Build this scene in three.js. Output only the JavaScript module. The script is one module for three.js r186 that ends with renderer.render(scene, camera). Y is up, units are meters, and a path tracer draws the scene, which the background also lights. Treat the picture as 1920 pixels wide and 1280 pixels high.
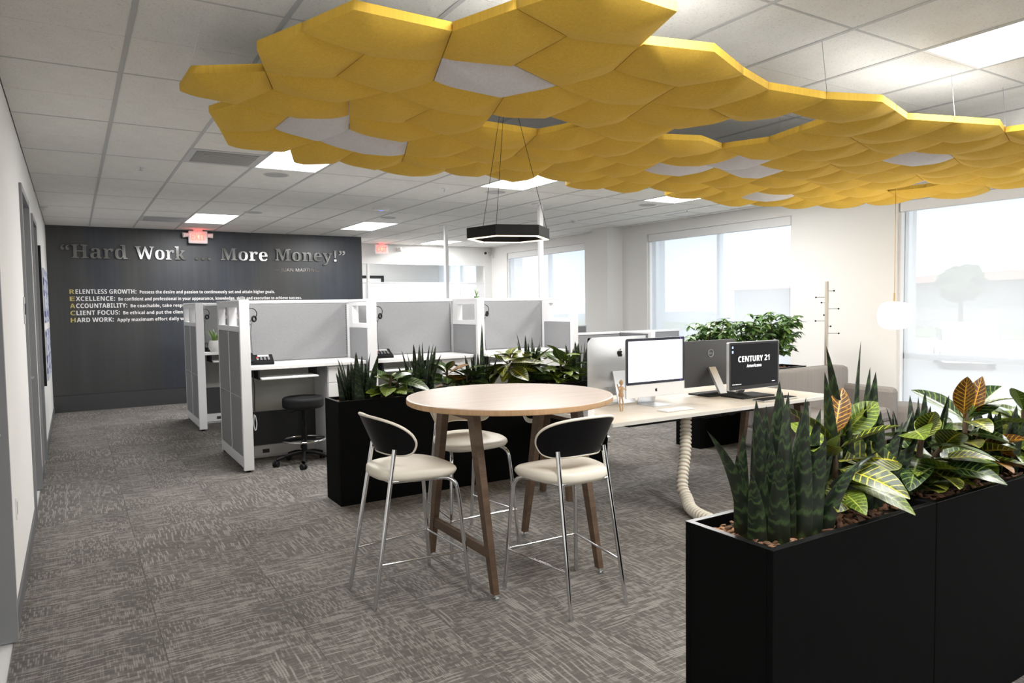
import * as THREE from 'three';
import { mergeGeometries } from 'three/addons/utils/BufferGeometryUtils.js';
import { FontLoader } from 'three/addons/loaders/FontLoader.js';
import { TextGeometry } from 'three/addons/geometries/TextGeometry.js';
import { RectAreaLightUniformsLib } from 'three/addons/lights/RectAreaLightUniformsLib.js';

// ---------------------------------------------------------------- camera, sky, sun, exposure
const EYE = 1.59, CEIL = 2.93;
const scene = new THREE.Scene();
const camera = new THREE.PerspectiveCamera(51.33, 1.5, 0.05, 300);
camera.position.set(0, EYE, 0);
camera.quaternion.setFromRotationMatrix(new THREE.Matrix4().makeBasis(
  new THREE.Vector3(0.85009, -0.01468, 0.52643), new THREE.Vector3(0.03967, 0.99856, -0.03622), new THREE.Vector3(-0.52514, 0.05168, 0.84945)));
scene.background = new THREE.Color().setRGB(0.80, 0.92, 1.0);
scene.backgroundIntensity = 1.35;
const sun = new THREE.DirectionalLight(new THREE.Color().setRGB(1, 0.95, 0.86), 1.8);
sun.position.set(-22, 42, 14); sun.target.position.set(10, 0, -6);
scene.add(sun, sun.target);
sun.castShadow = true; sun.shadow.mapSize.set(2048, 2048);
Object.assign(sun.shadow.camera, { left: -60, right: 60, top: 60, bottom: -60, near: 1, far: 160 });
const PANEL_LIGHT = 21;                                            // radiance of a ceiling light panel
const renderer = new THREE.WebGLRenderer({ antialias: true });
renderer.toneMapping = THREE.LinearToneMapping;
renderer.toneMappingExposure = 1.68;
renderer.shadowMap.enabled = true;
RectAreaLightUniformsLib.init();

// ---------------------------------------------------------------- helpers (X across the room, Y up, D depth into the room = -z)
let seed = 12345;
const rnd = () => { seed = (seed * 1664525 + 1013904223) >>> 0; return seed / 4294967296; };
const rr = (a, b) => a + (b - a) * rnd();
const P = (x, y, d) => new THREE.Vector3(x, y, -d);
const used = {};
const numbered = (n) => { const k = used[n] = (used[n] ?? -1) + 1; return k ? n + '_' + String(k).padStart(3, '0') : n; };
function thing(name, label, category, x = 0, y = 0, d = 0, turn = 0, group) {
  const o = new THREE.Group(); o.name = numbered(name); scene.add(o);
  o.position.set(x, y, -d); o.rotation.y = turn; o.userData = { label, category };
  if (group) o.userData.group = group;
  return o;
}
function part(parent, name, geo, mat, label) {
  const m = new THREE.Mesh(geo, mat); m.name = name; m.castShadow = m.receiveShadow = true;
  if (label) m.userData.label = label;
  parent.add(m); return m;
}
function solo(name, label, category, geo, mat, group) {
  const m = part(scene, numbered(name), geo, mat); m.userData = { label, category }; if (group) m.userData.group = group; return m;
}
function structure(name, label, category, geo, mat) {
  const m = part(scene, numbered(name), geo, mat); m.userData = { label, category, kind: 'structure' }; return m;
}
function structureGroup(name, label, category) {
  const o = thing(name, label, category); o.userData.kind = 'structure'; return o;
}
function uvBox(g, ox = 0, oy = 0, turn = false) {                    // uv in metres by the way each face points
  if (g.index) g = g.toNonIndexed();
  const p = g.attributes.position, uv = new Float32Array(p.count * 2);
  const a = new THREE.Vector3(), b = new THREE.Vector3(), c = new THREE.Vector3();
  for (let i = 0; i < p.count; i += 3) {
    a.fromBufferAttribute(p, i); b.fromBufferAttribute(p, i + 1); c.fromBufferAttribute(p, i + 2);
    const n = b.clone().sub(a).cross(c.clone().sub(a)); const ax = Math.abs(n.x), ay = Math.abs(n.y), az = Math.abs(n.z);
    [a, b, c].forEach((v, k) => {
      let q = ay >= ax && ay >= az ? [v.x, v.z] : ax >= az ? [v.z, v.y] : [v.x, v.y];
      if (turn) q = [q[1], q[0]];
      uv[(i + k) * 2] = q[0] + ox; uv[(i + k) * 2 + 1] = q[1] + oy;
    });
  }
  g.setAttribute('uv', new THREE.BufferAttribute(uv, 2)); return g;
}
function chamferBox(w, h, l, r) {                                     // box with bevelled edges, flat faces; large radii get a second facet
  const H = [w / 2, h / 2, l / 2], t = [], rings = r > 0.02 ? [[0, 1], [0.293, 0.293], [1, 0]] : [[0, 1], [1, 0]];
  const tri = (a, b, c) => { const n = [0, 1, 2].map((i) => { const j = (i + 1) % 3, k = (i + 2) % 3; return (b[j] - a[j]) * (c[k] - a[k]) - (b[k] - a[k]) * (c[j] - a[j]); }); (n[0] * (a[0] + b[0] + c[0]) + n[1] * (a[1] + b[1] + c[1]) + n[2] * (a[2] + b[2] + c[2]) < 0) ? t.push(...a, ...c, ...b) : t.push(...a, ...b, ...c); };
  const quad = (a, b, c, d) => { tri(a, b, c); tri(a, c, d); };
  const S = [-1, 1], face = (ax, s, q, u, v) => { const p = []; p[ax] = s * H[ax]; p[q] = u * (H[q] - r); const k = 3 - ax - q; p[k] = v * (H[k] - r); return p; };
  for (let ax = 0; ax < 3; ax++) { const q = (ax + 1) % 3, k = (ax + 2) % 3;
    for (const s of S) quad(face(ax, s, q, -1, -1), face(ax, s, q, 1, -1), face(ax, s, q, 1, 1), face(ax, s, q, -1, 1));
    for (const a of S) for (const b of S) for (let m = 0; m < rings.length - 1; m++) { const P2 = (g, e) => { const p = []; p[q] = a * (H[q] - r * g[0]); p[k] = b * (H[k] - r * g[1]); p[ax] = e * (H[ax] - r); return p; }; quad(P2(rings[m], -1), P2(rings[m], 1), P2(rings[m + 1], 1), P2(rings[m + 1], -1)); } }
  for (const a of S) for (const b of S) for (const c of S) {
    const X = [a * H[0], b * (H[1] - r), c * (H[2] - r)], Y = [a * (H[0] - r), b * H[1], c * (H[2] - r)], Z = [a * (H[0] - r), b * (H[1] - r), c * H[2]];
    if (rings.length === 2) { tri(X, Y, Z); continue; }
    const e = 0.293, XY = [a * (H[0] - r * e), b * (H[1] - r * e), Z[2]].map((q, i) => i === 2 ? c * (H[2] - r) : q), YZ = [a * (H[0] - r), b * (H[1] - r * e), c * (H[2] - r * e)], ZX = [a * (H[0] - r * e), b * (H[1] - r), c * (H[2] - r * e)];
    tri(X, XY, ZX); tri(Y, XY, YZ); tri(Z, YZ, ZX); tri(XY, YZ, ZX);
  }
  const g = new THREE.BufferGeometry(); g.setAttribute('position', new THREE.Float32BufferAttribute(t, 3)); g.computeVertexNormals(); return g;
}
// plain box between corners (depths d0 < d1), optional rounded edges
function box(x0, x1, y0, y1, d0, d1, r = 0) {
  const w = x1 - x0, h = y1 - y0, l = d1 - d0;
  const g = r ? chamferBox(w, h, l, Math.min(r, w / 2.05, h / 2.05, l / 2.05)) : new THREE.BoxGeometry(w, h, l);
  g.translate((x0 + x1) / 2, (y0 + y1) / 2, -(d0 + d1) / 2); return uvBox(g);
}
// box in local coordinates: centre and size (z as three.js)
function lbox(w, h, l, x = 0, y = 0, z = 0, r = 0) {
  const g = r ? chamferBox(w, h, l, Math.min(r, w / 2.05, h / 2.05, l / 2.05)) : new THREE.BoxGeometry(w, h, l);
  g.translate(x, y, z); return uvBox(g);
}
const strip = (g) => { const q = g.index ? g.toNonIndexed() : g; for (const k of Object.keys(q.attributes)) if (!['position', 'normal', 'uv'].includes(k)) q.deleteAttribute(k); return q; };
const merge = (...gs) => mergeGeometries(gs.flat().map(strip));
function tube(pts, r, seg = 24, rad = 8, closed = false) {
  const g = new THREE.TubeGeometry(new THREE.CatmullRomCurve3(pts.map((p) => p.isVector3 ? p : new THREE.Vector3(...p)), closed, 'centripetal'), seg, r, rad, closed);
  if (closed) return g;
  const caps = [];
  return merge(g, ...caps);
}
function rod(a, b, r0, r1 = r0, n = 10) {                            // tapered straight bar between two points
  a = a.isVector3 ? a : new THREE.Vector3(...a); b = b.isVector3 ? b : new THREE.Vector3(...b);
  const g = new THREE.CylinderGeometry(r1, r0, a.distanceTo(b), n);
  g.applyQuaternion(new THREE.Quaternion().setFromUnitVectors(new THREE.Vector3(0, 1, 0), b.clone().sub(a).normalize()));
  const m = a.clone().add(b).multiplyScalar(0.5); g.translate(m.x, m.y, m.z); return g;
}
function bar(a, b, w0, l0, w1 = w0, l1 = l0) {                        // square bar from a (size w0 x l0) to b
  const q = (p, w, l) => [[-w, -l], [w, -l], [w, l], [-w, l]].map(([dx, dz]) => [p[0] + dx / 2, p[1], p[2] + dz / 2]);
  const A = q(a, w0, l0), B = q(b, w1, l1), t = [], quad = (p, r, s, u) => t.push(...p, ...r, ...s, ...p, ...s, ...u);
  for (let i = 0; i < 4; i++) { const j = (i + 1) % 4; quad(A[j], A[i], B[i], B[j]); }
  quad(A[0], A[1], A[2], A[3]); quad(B[3], B[2], B[1], B[0]);
  const g = new THREE.BufferGeometry(); g.setAttribute('position', new THREE.Float32BufferAttribute(t, 3));
  const up = b[1] > a[1]; if (!up) { for (let i = 0; i < t.length; i += 9) for (let k = 0; k < 3; k++) [t[i + 3 + k], t[i + 6 + k]] = [t[i + 6 + k], t[i + 3 + k]]; g.setAttribute('position', new THREE.Float32BufferAttribute(t, 3)); }
  g.computeVertexNormals(); return uvBox(g);
}
// closed body: an outline [x,z](angle) swept through a profile of [scale, y, (inset)] rings
function loft(outline, profile, n = 40) {
  const pos = [], idx = [], uv = [];
  profile.forEach(([s, y]) => { for (let i = 0; i < n; i++) { const [x, z] = outline(i / n * Math.PI * 2); pos.push(x * s, typeof y === 'function' ? y(x * s, z * s) : y, z * s); uv.push(x * s, z * s); } });
  for (let k = 0; k < profile.length - 1; k++) for (let i = 0; i < n; i++) {
    const a = k * n + i, b = k * n + (i + 1) % n; idx.push(a, a + n, b, b, a + n, b + n);
  }
  const g = new THREE.BufferGeometry();
  g.setAttribute('position', new THREE.Float32BufferAttribute(pos, 3)); g.setAttribute('uv', new THREE.Float32BufferAttribute(uv, 2));
  g.setIndex(idx); g.computeVertexNormals(); return g.toNonIndexed();
}
const circle = (r) => (a) => [r * Math.cos(a), -r * Math.sin(a)];
const superEllipse = (a, b, e) => (t) => { const c = Math.cos(t), s = -Math.sin(t); return [a * Math.sign(c) * Math.abs(c) ** (2 / e), b * Math.sign(s) * Math.abs(s) ** (2 / e)]; };
function grid(nu, nv, f) {                                            // surface f(u,v) -> [x,y,z], u,v in 0..1
  const pos = [], uv = [], idx = [];
  for (let j = 0; j <= nv; j++) for (let i = 0; i <= nu; i++) { pos.push(...f(i / nu, j / nv)); uv.push(i / nu, j / nv); }
  for (let j = 0; j < nv; j++) for (let i = 0; i < nu; i++) { const a = j * (nu + 1) + i; idx.push(a, a + 1, a + nu + 2, a, a + nu + 2, a + nu + 1); }
  const g = new THREE.BufferGeometry();
  g.setAttribute('position', new THREE.Float32BufferAttribute(pos, 3)); g.setAttribute('uv', new THREE.Float32BufferAttribute(uv, 2));
  g.setIndex(idx); g.computeVertexNormals(); return g.toNonIndexed();
}
function areaLight(x, y, d, w, h, radiance, color, lookX, lookY, lookD) {
  const l = new THREE.RectAreaLight(color, radiance, w, h); l.position.copy(P(x, y, d)); l.lookAt(P(lookX, lookY, lookD)); l.name = numbered('area_light'); scene.add(l); return l;
}

// ---------------------------------------------------------------- procedural textures
const hash = (x, y, s) => { let h = Math.imul(x, 374761393) ^ Math.imul(y, 668265263) ^ Math.imul(s, 2147483647 ^ 1013); h = Math.imul(h ^ (h >>> 13), 1274126177); return ((h ^ (h >>> 16)) >>> 0) / 4294967296; };
function noise(x, y, px, py, s) {                                     // value noise that repeats after px, py cells
  const xi = Math.floor(x), yi = Math.floor(y), fx = x - xi, fy = y - yi, u = fx * fx * (3 - 2 * fx), v = fy * fy * (3 - 2 * fy), m = (a, b) => ((a % b) + b) % b;
  const g = (i, j) => hash(m(i, px), m(j, py), s);
  return (g(xi, yi) * (1 - u) + g(xi + 1, yi) * u) * (1 - v) + (g(xi, yi + 1) * (1 - u) + g(xi + 1, yi + 1) * u) * v;
}
function texture(w, h, f, srgb = true, size = [1, 1]) {               // f(u,v) -> [r,g,b] 0..1 as seen (sRGB)
  const data = new Uint8Array(w * h * 4);
  for (let j = 0; j < h; j++) for (let i = 0; i < w; i++) {
    const c = f((i + 0.5) / w, (j + 0.5) / h), k = (j * w + i) * 4;
    for (let q = 0; q < 3; q++) data[k + q] = Math.max(0, Math.min(255, Math.round(c[q] * 255)));
    data[k + 3] = 255;
  }
  const t = new THREE.DataTexture(data, w, h); t.magFilter = THREE.LinearFilter; t.minFilter = THREE.LinearFilter;
  t.wrapS = t.wrapT = THREE.RepeatWrapping; t.repeat.set(1 / size[0], 1 / size[1]);
  if (srgb) t.colorSpace = THREE.SRGBColorSpace; t.needsUpdate = true; return t;
}
const mix3 = (a, b, t) => [a[0] + (b[0] - a[0]) * t, a[1] + (b[1] - a[1]) * t, a[2] + (b[2] - a[2]) * t];
const smooth = (a, b, x) => { const t = Math.max(0, Math.min(1, (x - a) / (b - a))); return t * t * (3 - 2 * t); };
const carpetAt = (u, v) => {
  const patch = smooth(0.38, 0.62, 0.7 * noise(u * 5, v * 5, 5, 5, 3) + 0.3 * noise(u * 14, v * 14, 14, 14, 4));
  const r = v * 128 + 0.8 * noise(u * 7, v * 9, 7, 9, 9), ri = Math.floor(r), rf = Math.abs(2 * (r - ri) - 1);
  const c = u * 100 + 1.3 * noise(u * 4, v * 12, 4, 12, 19), ci = Math.floor(c), cf = Math.abs(2 * (c - ci) - 1);
  const lines = smooth(0.30, 0.80, noise(u * 34, ri, 34, 128, 5)) * (1 - rf ** 2.5);
  const cross = smooth(0.42, 0.85, noise(ci, v * 15, 100, 15, 6)) * (1 - cf ** 2);
  const strands = lines * (0.85 - 0.5 * patch) + cross * (0.45 + 0.65 * patch);
  const pile = 0.16 * (noise(u * 330, v * 330, 330, 330, 8) - 0.5);
  const tone = noise(u * 4, v * 4, 4, 4, 17) * 0.2 + Math.min(1, strands) * 0.62 + 0.14 + pile;
  return mix3([0.265, 0.25, 0.238], [0.575, 0.56, 0.54], Math.max(0, Math.min(1, tone)));
};
const carpetTex = texture(1024, 1024, carpetAt, true, [1.22, 1.22]);
const tileTex = texture(512, 512, (u, v) => {
  const n = noise(u * 170, v * 170, 170, 170, 31), m = noise(u * 80, v * 80, 80, 80, 33), k = noise(u * 6, v * 6, 6, 6, 32);
  const c = 0.92 - 0.09 * smooth(0.72, 0.95, n) - 0.05 * smooth(0.75, 0.95, m) + 0.02 * (k - 0.5); return [c, c * 0.992, c * 0.97];
}, true, [0.61, 0.61]);
const fabricTex = texture(512, 512, (u, v) => {
  const n = noise(u * 180, v * 180, 180, 180, 41) * 0.5 + noise(u * 256, v * 40, 256, 40, 42) * 0.25 + noise(u * 40, v * 256, 40, 256, 43) * 0.25;
  const c = 0.55 + 0.09 * (n - 0.5); return [c, c * 1.003, c * 1.02];
}, true, [0.5, 0.5]);
const feltTex = (base) => texture(512, 512, (u, v) => {
  const n = noise(u * 200, v * 200, 200, 200, 51) * 0.6 + noise(u * 60, v * 60, 60, 60, 52) * 0.4 - 0.5; return base.map((c) => c * (1 + 0.10 * n));
}, true, [0.5, 0.5]);
const woodTex = (dark, light, s) => texture(512, 512, (u, v) => {
  const w = noise(u * 3, v * 24 + noise(u * 4, v * 6, 4, 6, s + 2) * 2, 3, 24, s), f = noise(u * 10, v * 190, 10, 190, s + 1), q = noise(u * 60, v * 256, 60, 256, s + 4);
  return mix3(dark, light, Math.max(0, Math.min(1, 0.45 * w + 0.35 * f + 0.2 * q)));
}, true, [1.0, 0.6]);
const bronzeTex = texture(1024, 512, (u, v) => {                       // dyed metal-look wall covering with broad upright streaks
  const wob = 0.6 * noise(u * 10, v * 3, 10, 3, 61);
  const s = noise(u * 9 + wob, v * 1.2, 9, 2, 62), t = noise(u * 26 + wob, v * 2, 26, 2, 63), f = noise(u * 150, v * 4, 150, 4, 64), c = noise(u * 40, v * 30, 40, 30, 65);
  const blue = smooth(0.5, 0.78, s) * (0.55 + 0.45 * t);
  const base = mix3([0.20, 0.202, 0.206], [0.265, 0.267, 0.27], 0.6 * t + 0.3 * f);
  return mix3(base, mix3([0.15, 0.175, 0.23], [0.215, 0.255, 0.30], f * 0.5 + c * 0.3), blue * 0.8);
}, true, [5.1, 2.95]);
const snakeTex = texture(128, 512, (u, v) => {
  const e = Math.abs(u - 0.5) * 2, band = noise(u * 1.4, v * 30 + 2.2 * noise(u * 5, v * 12, 5, 12, 72), 9, 30, 73);
  const fine = noise(u * 20, v * 120, 20, 120, 74);
  let c = mix3([0.075, 0.125, 0.07], [0.27, 0.36, 0.19], smooth(0.45, 0.8, band) * (0.5 + 0.5 * fine));
  return mix3(c, [0.20, 0.27, 0.12], smooth(0.9, 1, e) * 0.5);
});
function crotonTex(body, vein, edge, s) {
  return texture(192, 384, (u, v) => {
    const x = Math.abs(u - 0.5) * 2;
    const ribs = Math.abs((((v * 11 - x * 1.5 + 0.06 * (noise(u * 6, v * 12, 6, 12, s) - 0.5)) % 1) + 1) % 1 - 0.5) * 2;   // side veins sweep towards the tip
    const blot = noise(u * 12, v * 22, 12, 22, s + 1);
    let c = mix3(body, mix3(body, vein, 0.5), smooth(0.55, 0.85, blot) * 0.7);
    c = mix3(c, vein, smooth(0.74, 0.93, ribs) * 0.9);
    c = mix3(c, edge, smooth(0.86, 1, x) * 0.8);
    return mix3(c, vein, 1 - smooth(0.035, 0.075, x));
  });
}
const printTex = texture(64, 256, (u, v) => mix3([0.78, 0.80, 0.86], [0.42, 0.46, 0.62], smooth(0.45, 0.7, noise(u * 6, v * 26, 6, 26, 91))));

// ---------------------------------------------------------------- materials
const mat = (r, g, b, rough = 0.6, extra = {}) => new THREE.MeshStandardMaterial({ color: new THREE.Color().setRGB(r, g, b), roughness: rough, ...extra });
const tex = (map, rough = 0.8, extra = {}) => new THREE.MeshStandardMaterial({ map, roughness: rough, ...extra });
const phys = (o) => new THREE.MeshPhysicalMaterial(o);
const MT = {
  wall: mat(0.79, 0.783, 0.768, 0.85), white: mat(0.80, 0.80, 0.80, 0.45), trimGrey: mat(0.235, 0.24, 0.25, 0.5), doorGrey: mat(0.36, 0.365, 0.37, 0.55), base: mat(0.115, 0.115, 0.12, 0.6),
  carpet: tex(carpetTex, 0.95, { bumpMap: carpetTex, bumpScale: 0.003 }), tile: tex(tileTex, 0.95), rail: mat(0.52, 0.52, 0.51, 0.6), deck: mat(0.6, 0.6, 0.6, 0.9),
  bronze: tex(bronzeTex, 0.42), bronzeBase: mat(0.042, 0.043, 0.045, 0.5), fabric: tex(fabricTex, 0.95), panelWhite: mat(0.80, 0.80, 0.82, 0.4), kick: mat(0.05, 0.052, 0.055, 0.6), creamPanel: mat(0.50, 0.50, 0.46, 0.55),
  backing: mat(0.88, 0.88, 0.87, 0.9),
  yellow: tex(feltTex([0.86, 0.70, 0.265]), 0.95), pale: tex(feltTex([0.83, 0.82, 0.83]), 0.9),
  chrome: mat(0.72, 0.73, 0.75, 0.09, { metalness: 1 }), steel: mat(0.55, 0.56, 0.57, 0.28, { metalness: 1 }), alu: mat(0.66, 0.67, 0.68, 0.34, { metalness: 0.85 }), letter: mat(0.27, 0.275, 0.28, 0.12, { metalness: 1 }),
  oak: tex(woodTex([0.765, 0.70, 0.655], [0.86, 0.81, 0.77], 101), 0.30), oakEdge: tex(woodTex([0.66, 0.52, 0.38], [0.78, 0.65, 0.50], 111), 0.5), walnut: tex(woodTex([0.28, 0.215, 0.16], [0.43, 0.34, 0.26], 121), 0.5),
  deskTop: tex(woodTex([0.83, 0.79, 0.73], [0.90, 0.87, 0.82], 131), 0.35), cream: mat(0.76, 0.71, 0.61, 0.45), blackShell: phys({ color: new THREE.Color().setRGB(0.005, 0.005, 0.006), roughness: 0.3, specularIntensity: 0.35 }),
  planterRim: phys({ color: new THREE.Color().setRGB(0.006, 0.006, 0.0065), roughness: 0.28, specularIntensity: 0.9 }),
  planter: phys({ color: new THREE.Color().setRGB(0.004, 0.004, 0.0042), roughness: 0.75, specularIntensity: 0.1 }), soil: mat(0.035, 0.022, 0.014, 0.95), black: phys({ color: new THREE.Color().setRGB(0.008, 0.008, 0.009), roughness: 0.5, specularIntensity: 0.4 }), blackSoft: phys({ color: new THREE.Color().setRGB(0.010, 0.010, 0.011), roughness: 0.62, specularIntensity: 0.5 }), darkGlass: mat(0.01, 0.01, 0.012, 0.12), bezel: mat(0.018, 0.017, 0.03, 0.2),
  glass: phys({ color: 0xffffff, roughness: 0.0, transmission: 1, thickness: 0, ior: 1.45 }), frost: phys({ color: new THREE.Color().setRGB(0.95, 0.95, 0.97), roughness: 0.85, transmission: 0.5, thickness: 0 }),
  shade: phys({ color: new THREE.Color().setRGB(0.90, 0.92, 0.96), roughness: 0.72, transmission: 0.62, thickness: 0, specularIntensity: 0.2 }),
  snake: tex(snakeTex, 0.42, { side: THREE.DoubleSide }), bark: mat(0.17, 0.095, 0.06, 0.95), stem: mat(0.10, 0.065, 0.04, 0.85), sofa: tex(feltTex([0.50, 0.485, 0.475]), 0.95), hose: mat(0.66, 0.62, 0.53, 0.5),
  umbrellaLeaf: mat(0.075, 0.16, 0.04, 0.45, { side: THREE.DoubleSide }), umbrellaLeafLight: mat(0.17, 0.28, 0.07, 0.45, { side: THREE.DoubleSide }), ventGrey: mat(0.58, 0.58, 0.58, 0.5), ventDark: mat(0.05, 0.05, 0.05, 0.8), grille: mat(0.46, 0.46, 0.46, 0.8),
  glow: mat(1, 1, 1, 0.6, { emissive: new THREE.Color(1, 1, 0.98), emissiveIntensity: 2.2 }), warmGlow: mat(1, 0.9, 0.75, 0.6, { emissive: new THREE.Color(1, 0.82, 0.6), emissiveIntensity: 1.3 }), globeGlow: mat(1, 1, 1, 0.5, { emissive: new THREE.Color(1, 0.98, 0.94), emissiveIntensity: 1.6 }),
  screenWhite: mat(0.02, 0.02, 0.02, 0.3, { emissive: new THREE.Color(0.96, 0.98, 1), emissiveIntensity: 1.15 }), screenFaint: mat(0.92, 0.92, 0.93, 0.5), screenBlue: mat(0.2, 0.3, 0.7, 0.4, { emissive: new THREE.Color(0.45, 0.6, 0.9), emissiveIntensity: 0.9 }),
  exitRed: mat(0.9, 0.1, 0.08, 0.5, { emissive: new THREE.Color(1, 0.16, 0.10), emissiveIntensity: 1.3 }), textWhite: mat(0.82, 0.82, 0.82, 0.6), textGold: mat(0.50, 0.42, 0.13, 0.6), screenText: mat(0.9, 0.9, 0.9, 0.5, { emissive: new THREE.Color(0.8, 0.8, 0.8), emissiveIntensity: 0.8 }), screenGrey: phys({ color: new THREE.Color().setRGB(0.012, 0.013, 0.016), roughness: 0.2, specularIntensity: 0.22 }),
  brass: mat(0.62, 0.44, 0.2, 0.3, { metalness: 1 }), potWhite: mat(0.75, 0.75, 0.72, 0.4), rope: mat(0.55, 0.47, 0.36, 0.8), board: tex(printTex, 0.6), redDot: mat(0.6, 0.02, 0.02, 0.4), keyGrey: mat(0.5, 0.5, 0.52, 0.5), phoneKey: mat(0.24, 0.24, 0.25, 0.5),
};
const CROTON = [
  tex(crotonTex([0.15, 0.22, 0.08], [0.78, 0.74, 0.25], [0.50, 0.56, 0.16], 201), 0.36, { side: THREE.DoubleSide }),
  tex(crotonTex([0.11, 0.19, 0.09], [0.52, 0.60, 0.30], [0.20, 0.30, 0.12], 211), 0.30, { side: THREE.DoubleSide }),
  tex(crotonTex([0.28, 0.36, 0.10], [0.62, 0.68, 0.26], [0.40, 0.48, 0.14], 221), 0.36, { side: THREE.DoubleSide }),
  tex(crotonTex([0.30, 0.20, 0.07], [0.85, 0.62, 0.20], [0.62, 0.38, 0.12], 231), 0.4, { side: THREE.DoubleSide }),
];

// ---------------------------------------------------------------- the setting: floor, ceiling, walls
const WL = -0.30, WR = 8.40, DB = -4.0, DW = 13.15, DG = 14.45;
{
  const floor = structureGroup('floor', 'grey brown woven carpet tiles covering the office floor', 'floor');
  part(floor, 'slab', box(WL - 0.2, WR + 0.45, -0.3, -0.006, DB - 0.2, 18), MT.deck);
  const S = 0.61, spots = [];
  for (let i = 0; i < 15; i++) for (let j = 0; j < 31; j++) {
    const x0 = WL + i * S, d0 = DB + j * S; if (x0 > WR - 0.05) continue;
    const cx = x0 + S / 2, cd = d0 + S / 2, inView = cd > 1.4 && cx / cd < 2.6 && !(cd > DW && cx < 4.6) && cd < DG;
    spots.push({ x0, d0, key: (inView ? 0 : 1000) + Math.hypot(cx, cd), w: Math.min(S, WR - x0) });
  }
  spots.sort((a, b) => a.key - b.key);
  const shapes = [];
  for (let q = 0; q < 4; q++) for (const t of [false, true]) { const g = new THREE.BoxGeometry(S - 0.0016, 0.006, S - 0.0016); g.translate(S / 2, -0.003, -S / 2); shapes.push(uvBox(g, (q % 2) * S, (q >> 1) * S, t)); }
  const rest = [];
  spots.forEach((s, n) => {
    const g = shapes[Math.floor(rnd() * 8)];
    if (n < 300 && s.w === S) { const m = part(floor, 'carpet_tile', g, MT.carpet); m.position.set(s.x0, 0, -s.d0); } else { const c = g.clone(); c.scale(s.w / S, 1, 1); c.translate(s.x0, 0, -s.d0); rest.push(c); }
  });
  const r = part(floor, 'carpet_tiles', merge(rest), MT.carpet); r.userData.kind = 'stuff';
}
const LX = [1.507, 3.947, 6.387], CELL = 1.23;
const lights = [[LX[0], 0.92], [LX[1], 0.92], [LX[2], 0.92], [LX[0], 5.84], [LX[1], 5.84], [LX[2], 5.84], [LX[0], 10.76], [LX[1], 10.76], [LX[2], 12.87], [LX[0], -3.2], [LX[1], -3.2], [LX[2], -3.2]];
const ventCells = [[0.897, 6.46], [0.897, 11.38]];
{
  const ceil = structureGroup('ceiling', 'suspended ceiling of white speckled tiles in a metal grid', 'ceiling');
  part(ceil, 'deck', box(WL - 0.3, WR + 0.6, 3.32, 3.5, DB - 0.3, 18), MT.deck);
  const xs = [WL]; for (let k = 0; k < 14; k++) xs.push(0.287 + 0.61 * k); xs.push(WR);
  const half = (w, l) => merge(box(0.006, w - 0.006, 0, 0.018, 0.006, l / 2 - 0.002), box(0.006, w - 0.006, 0, 0.018, l / 2 + 0.002, l - 0.006), box(0.006, w - 0.006, 0.004, 0.018, l / 2 - 0.002, l / 2 + 0.002));
  const cache = {};
  for (let i = 0; i < xs.length - 1; i++) for (let j = -9; j < 7; j++) {
    const x0 = xs[i], w = xs[i + 1] - x0; let d0 = 7.07 + CELL * j, d1 = d0 + CELL; if (w < 0.03 || d1 > DG + 0.05 || d0 < DB - 0.1) continue;
    if (d0 > 12.5 && x0 > 6.3 && x0 < 6.5) continue;
    if (lights.some(([lx, ld]) => Math.abs(lx - x0) < 0.1 && Math.abs(ld - d0) < 0.15)) continue;
    if (d0 < DB + 0.1) d0 = DB;
    let l = d1 - d0; const v = ventCells.find(([vx, vd]) => Math.abs(vx - x0) < 0.1 && vd > d0 && vd < d1);
    if (v) l = v[1] - d0;
    const key = w.toFixed(2) + l.toFixed(2); const g = cache[key] ??= half(w, l);
    const m = part(ceil, 'ceiling_tile', g, MT.tile); m.position.set(x0, CEIL - 0.004, -d0);
  }
  for (let i = 1; i < xs.length - 1; i++) part(ceil, 'grid_rail', box(xs[i] - 0.012, xs[i] + 0.012, CEIL - 0.008, CEIL + 0.03, DB, DG), MT.rail);
  for (let j = -9; j <= 6; j++) { const d = 7.07 + CELL * j; if (d > DB && d < DG) part(ceil, 'grid_rail', box(WL, WR, CEIL - 0.006, CEIL + 0.028, d - 0.007, d + 0.007), MT.rail); }
  part(ceil, 'filler_tile', box(6.387, 6.997, CEIL, CEIL + 0.02, 11.99, 12.87), MT.tile);
  part(ceil, 'filler_tile', box(6.387, 6.997, CEIL, CEIL + 0.02, 14.10, DG), MT.tile);
}
const openings = [[3.15, 4.17, 2.54], [6.45, 7.62, 2.55], [8.22, 9.10, 2.53]];
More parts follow.
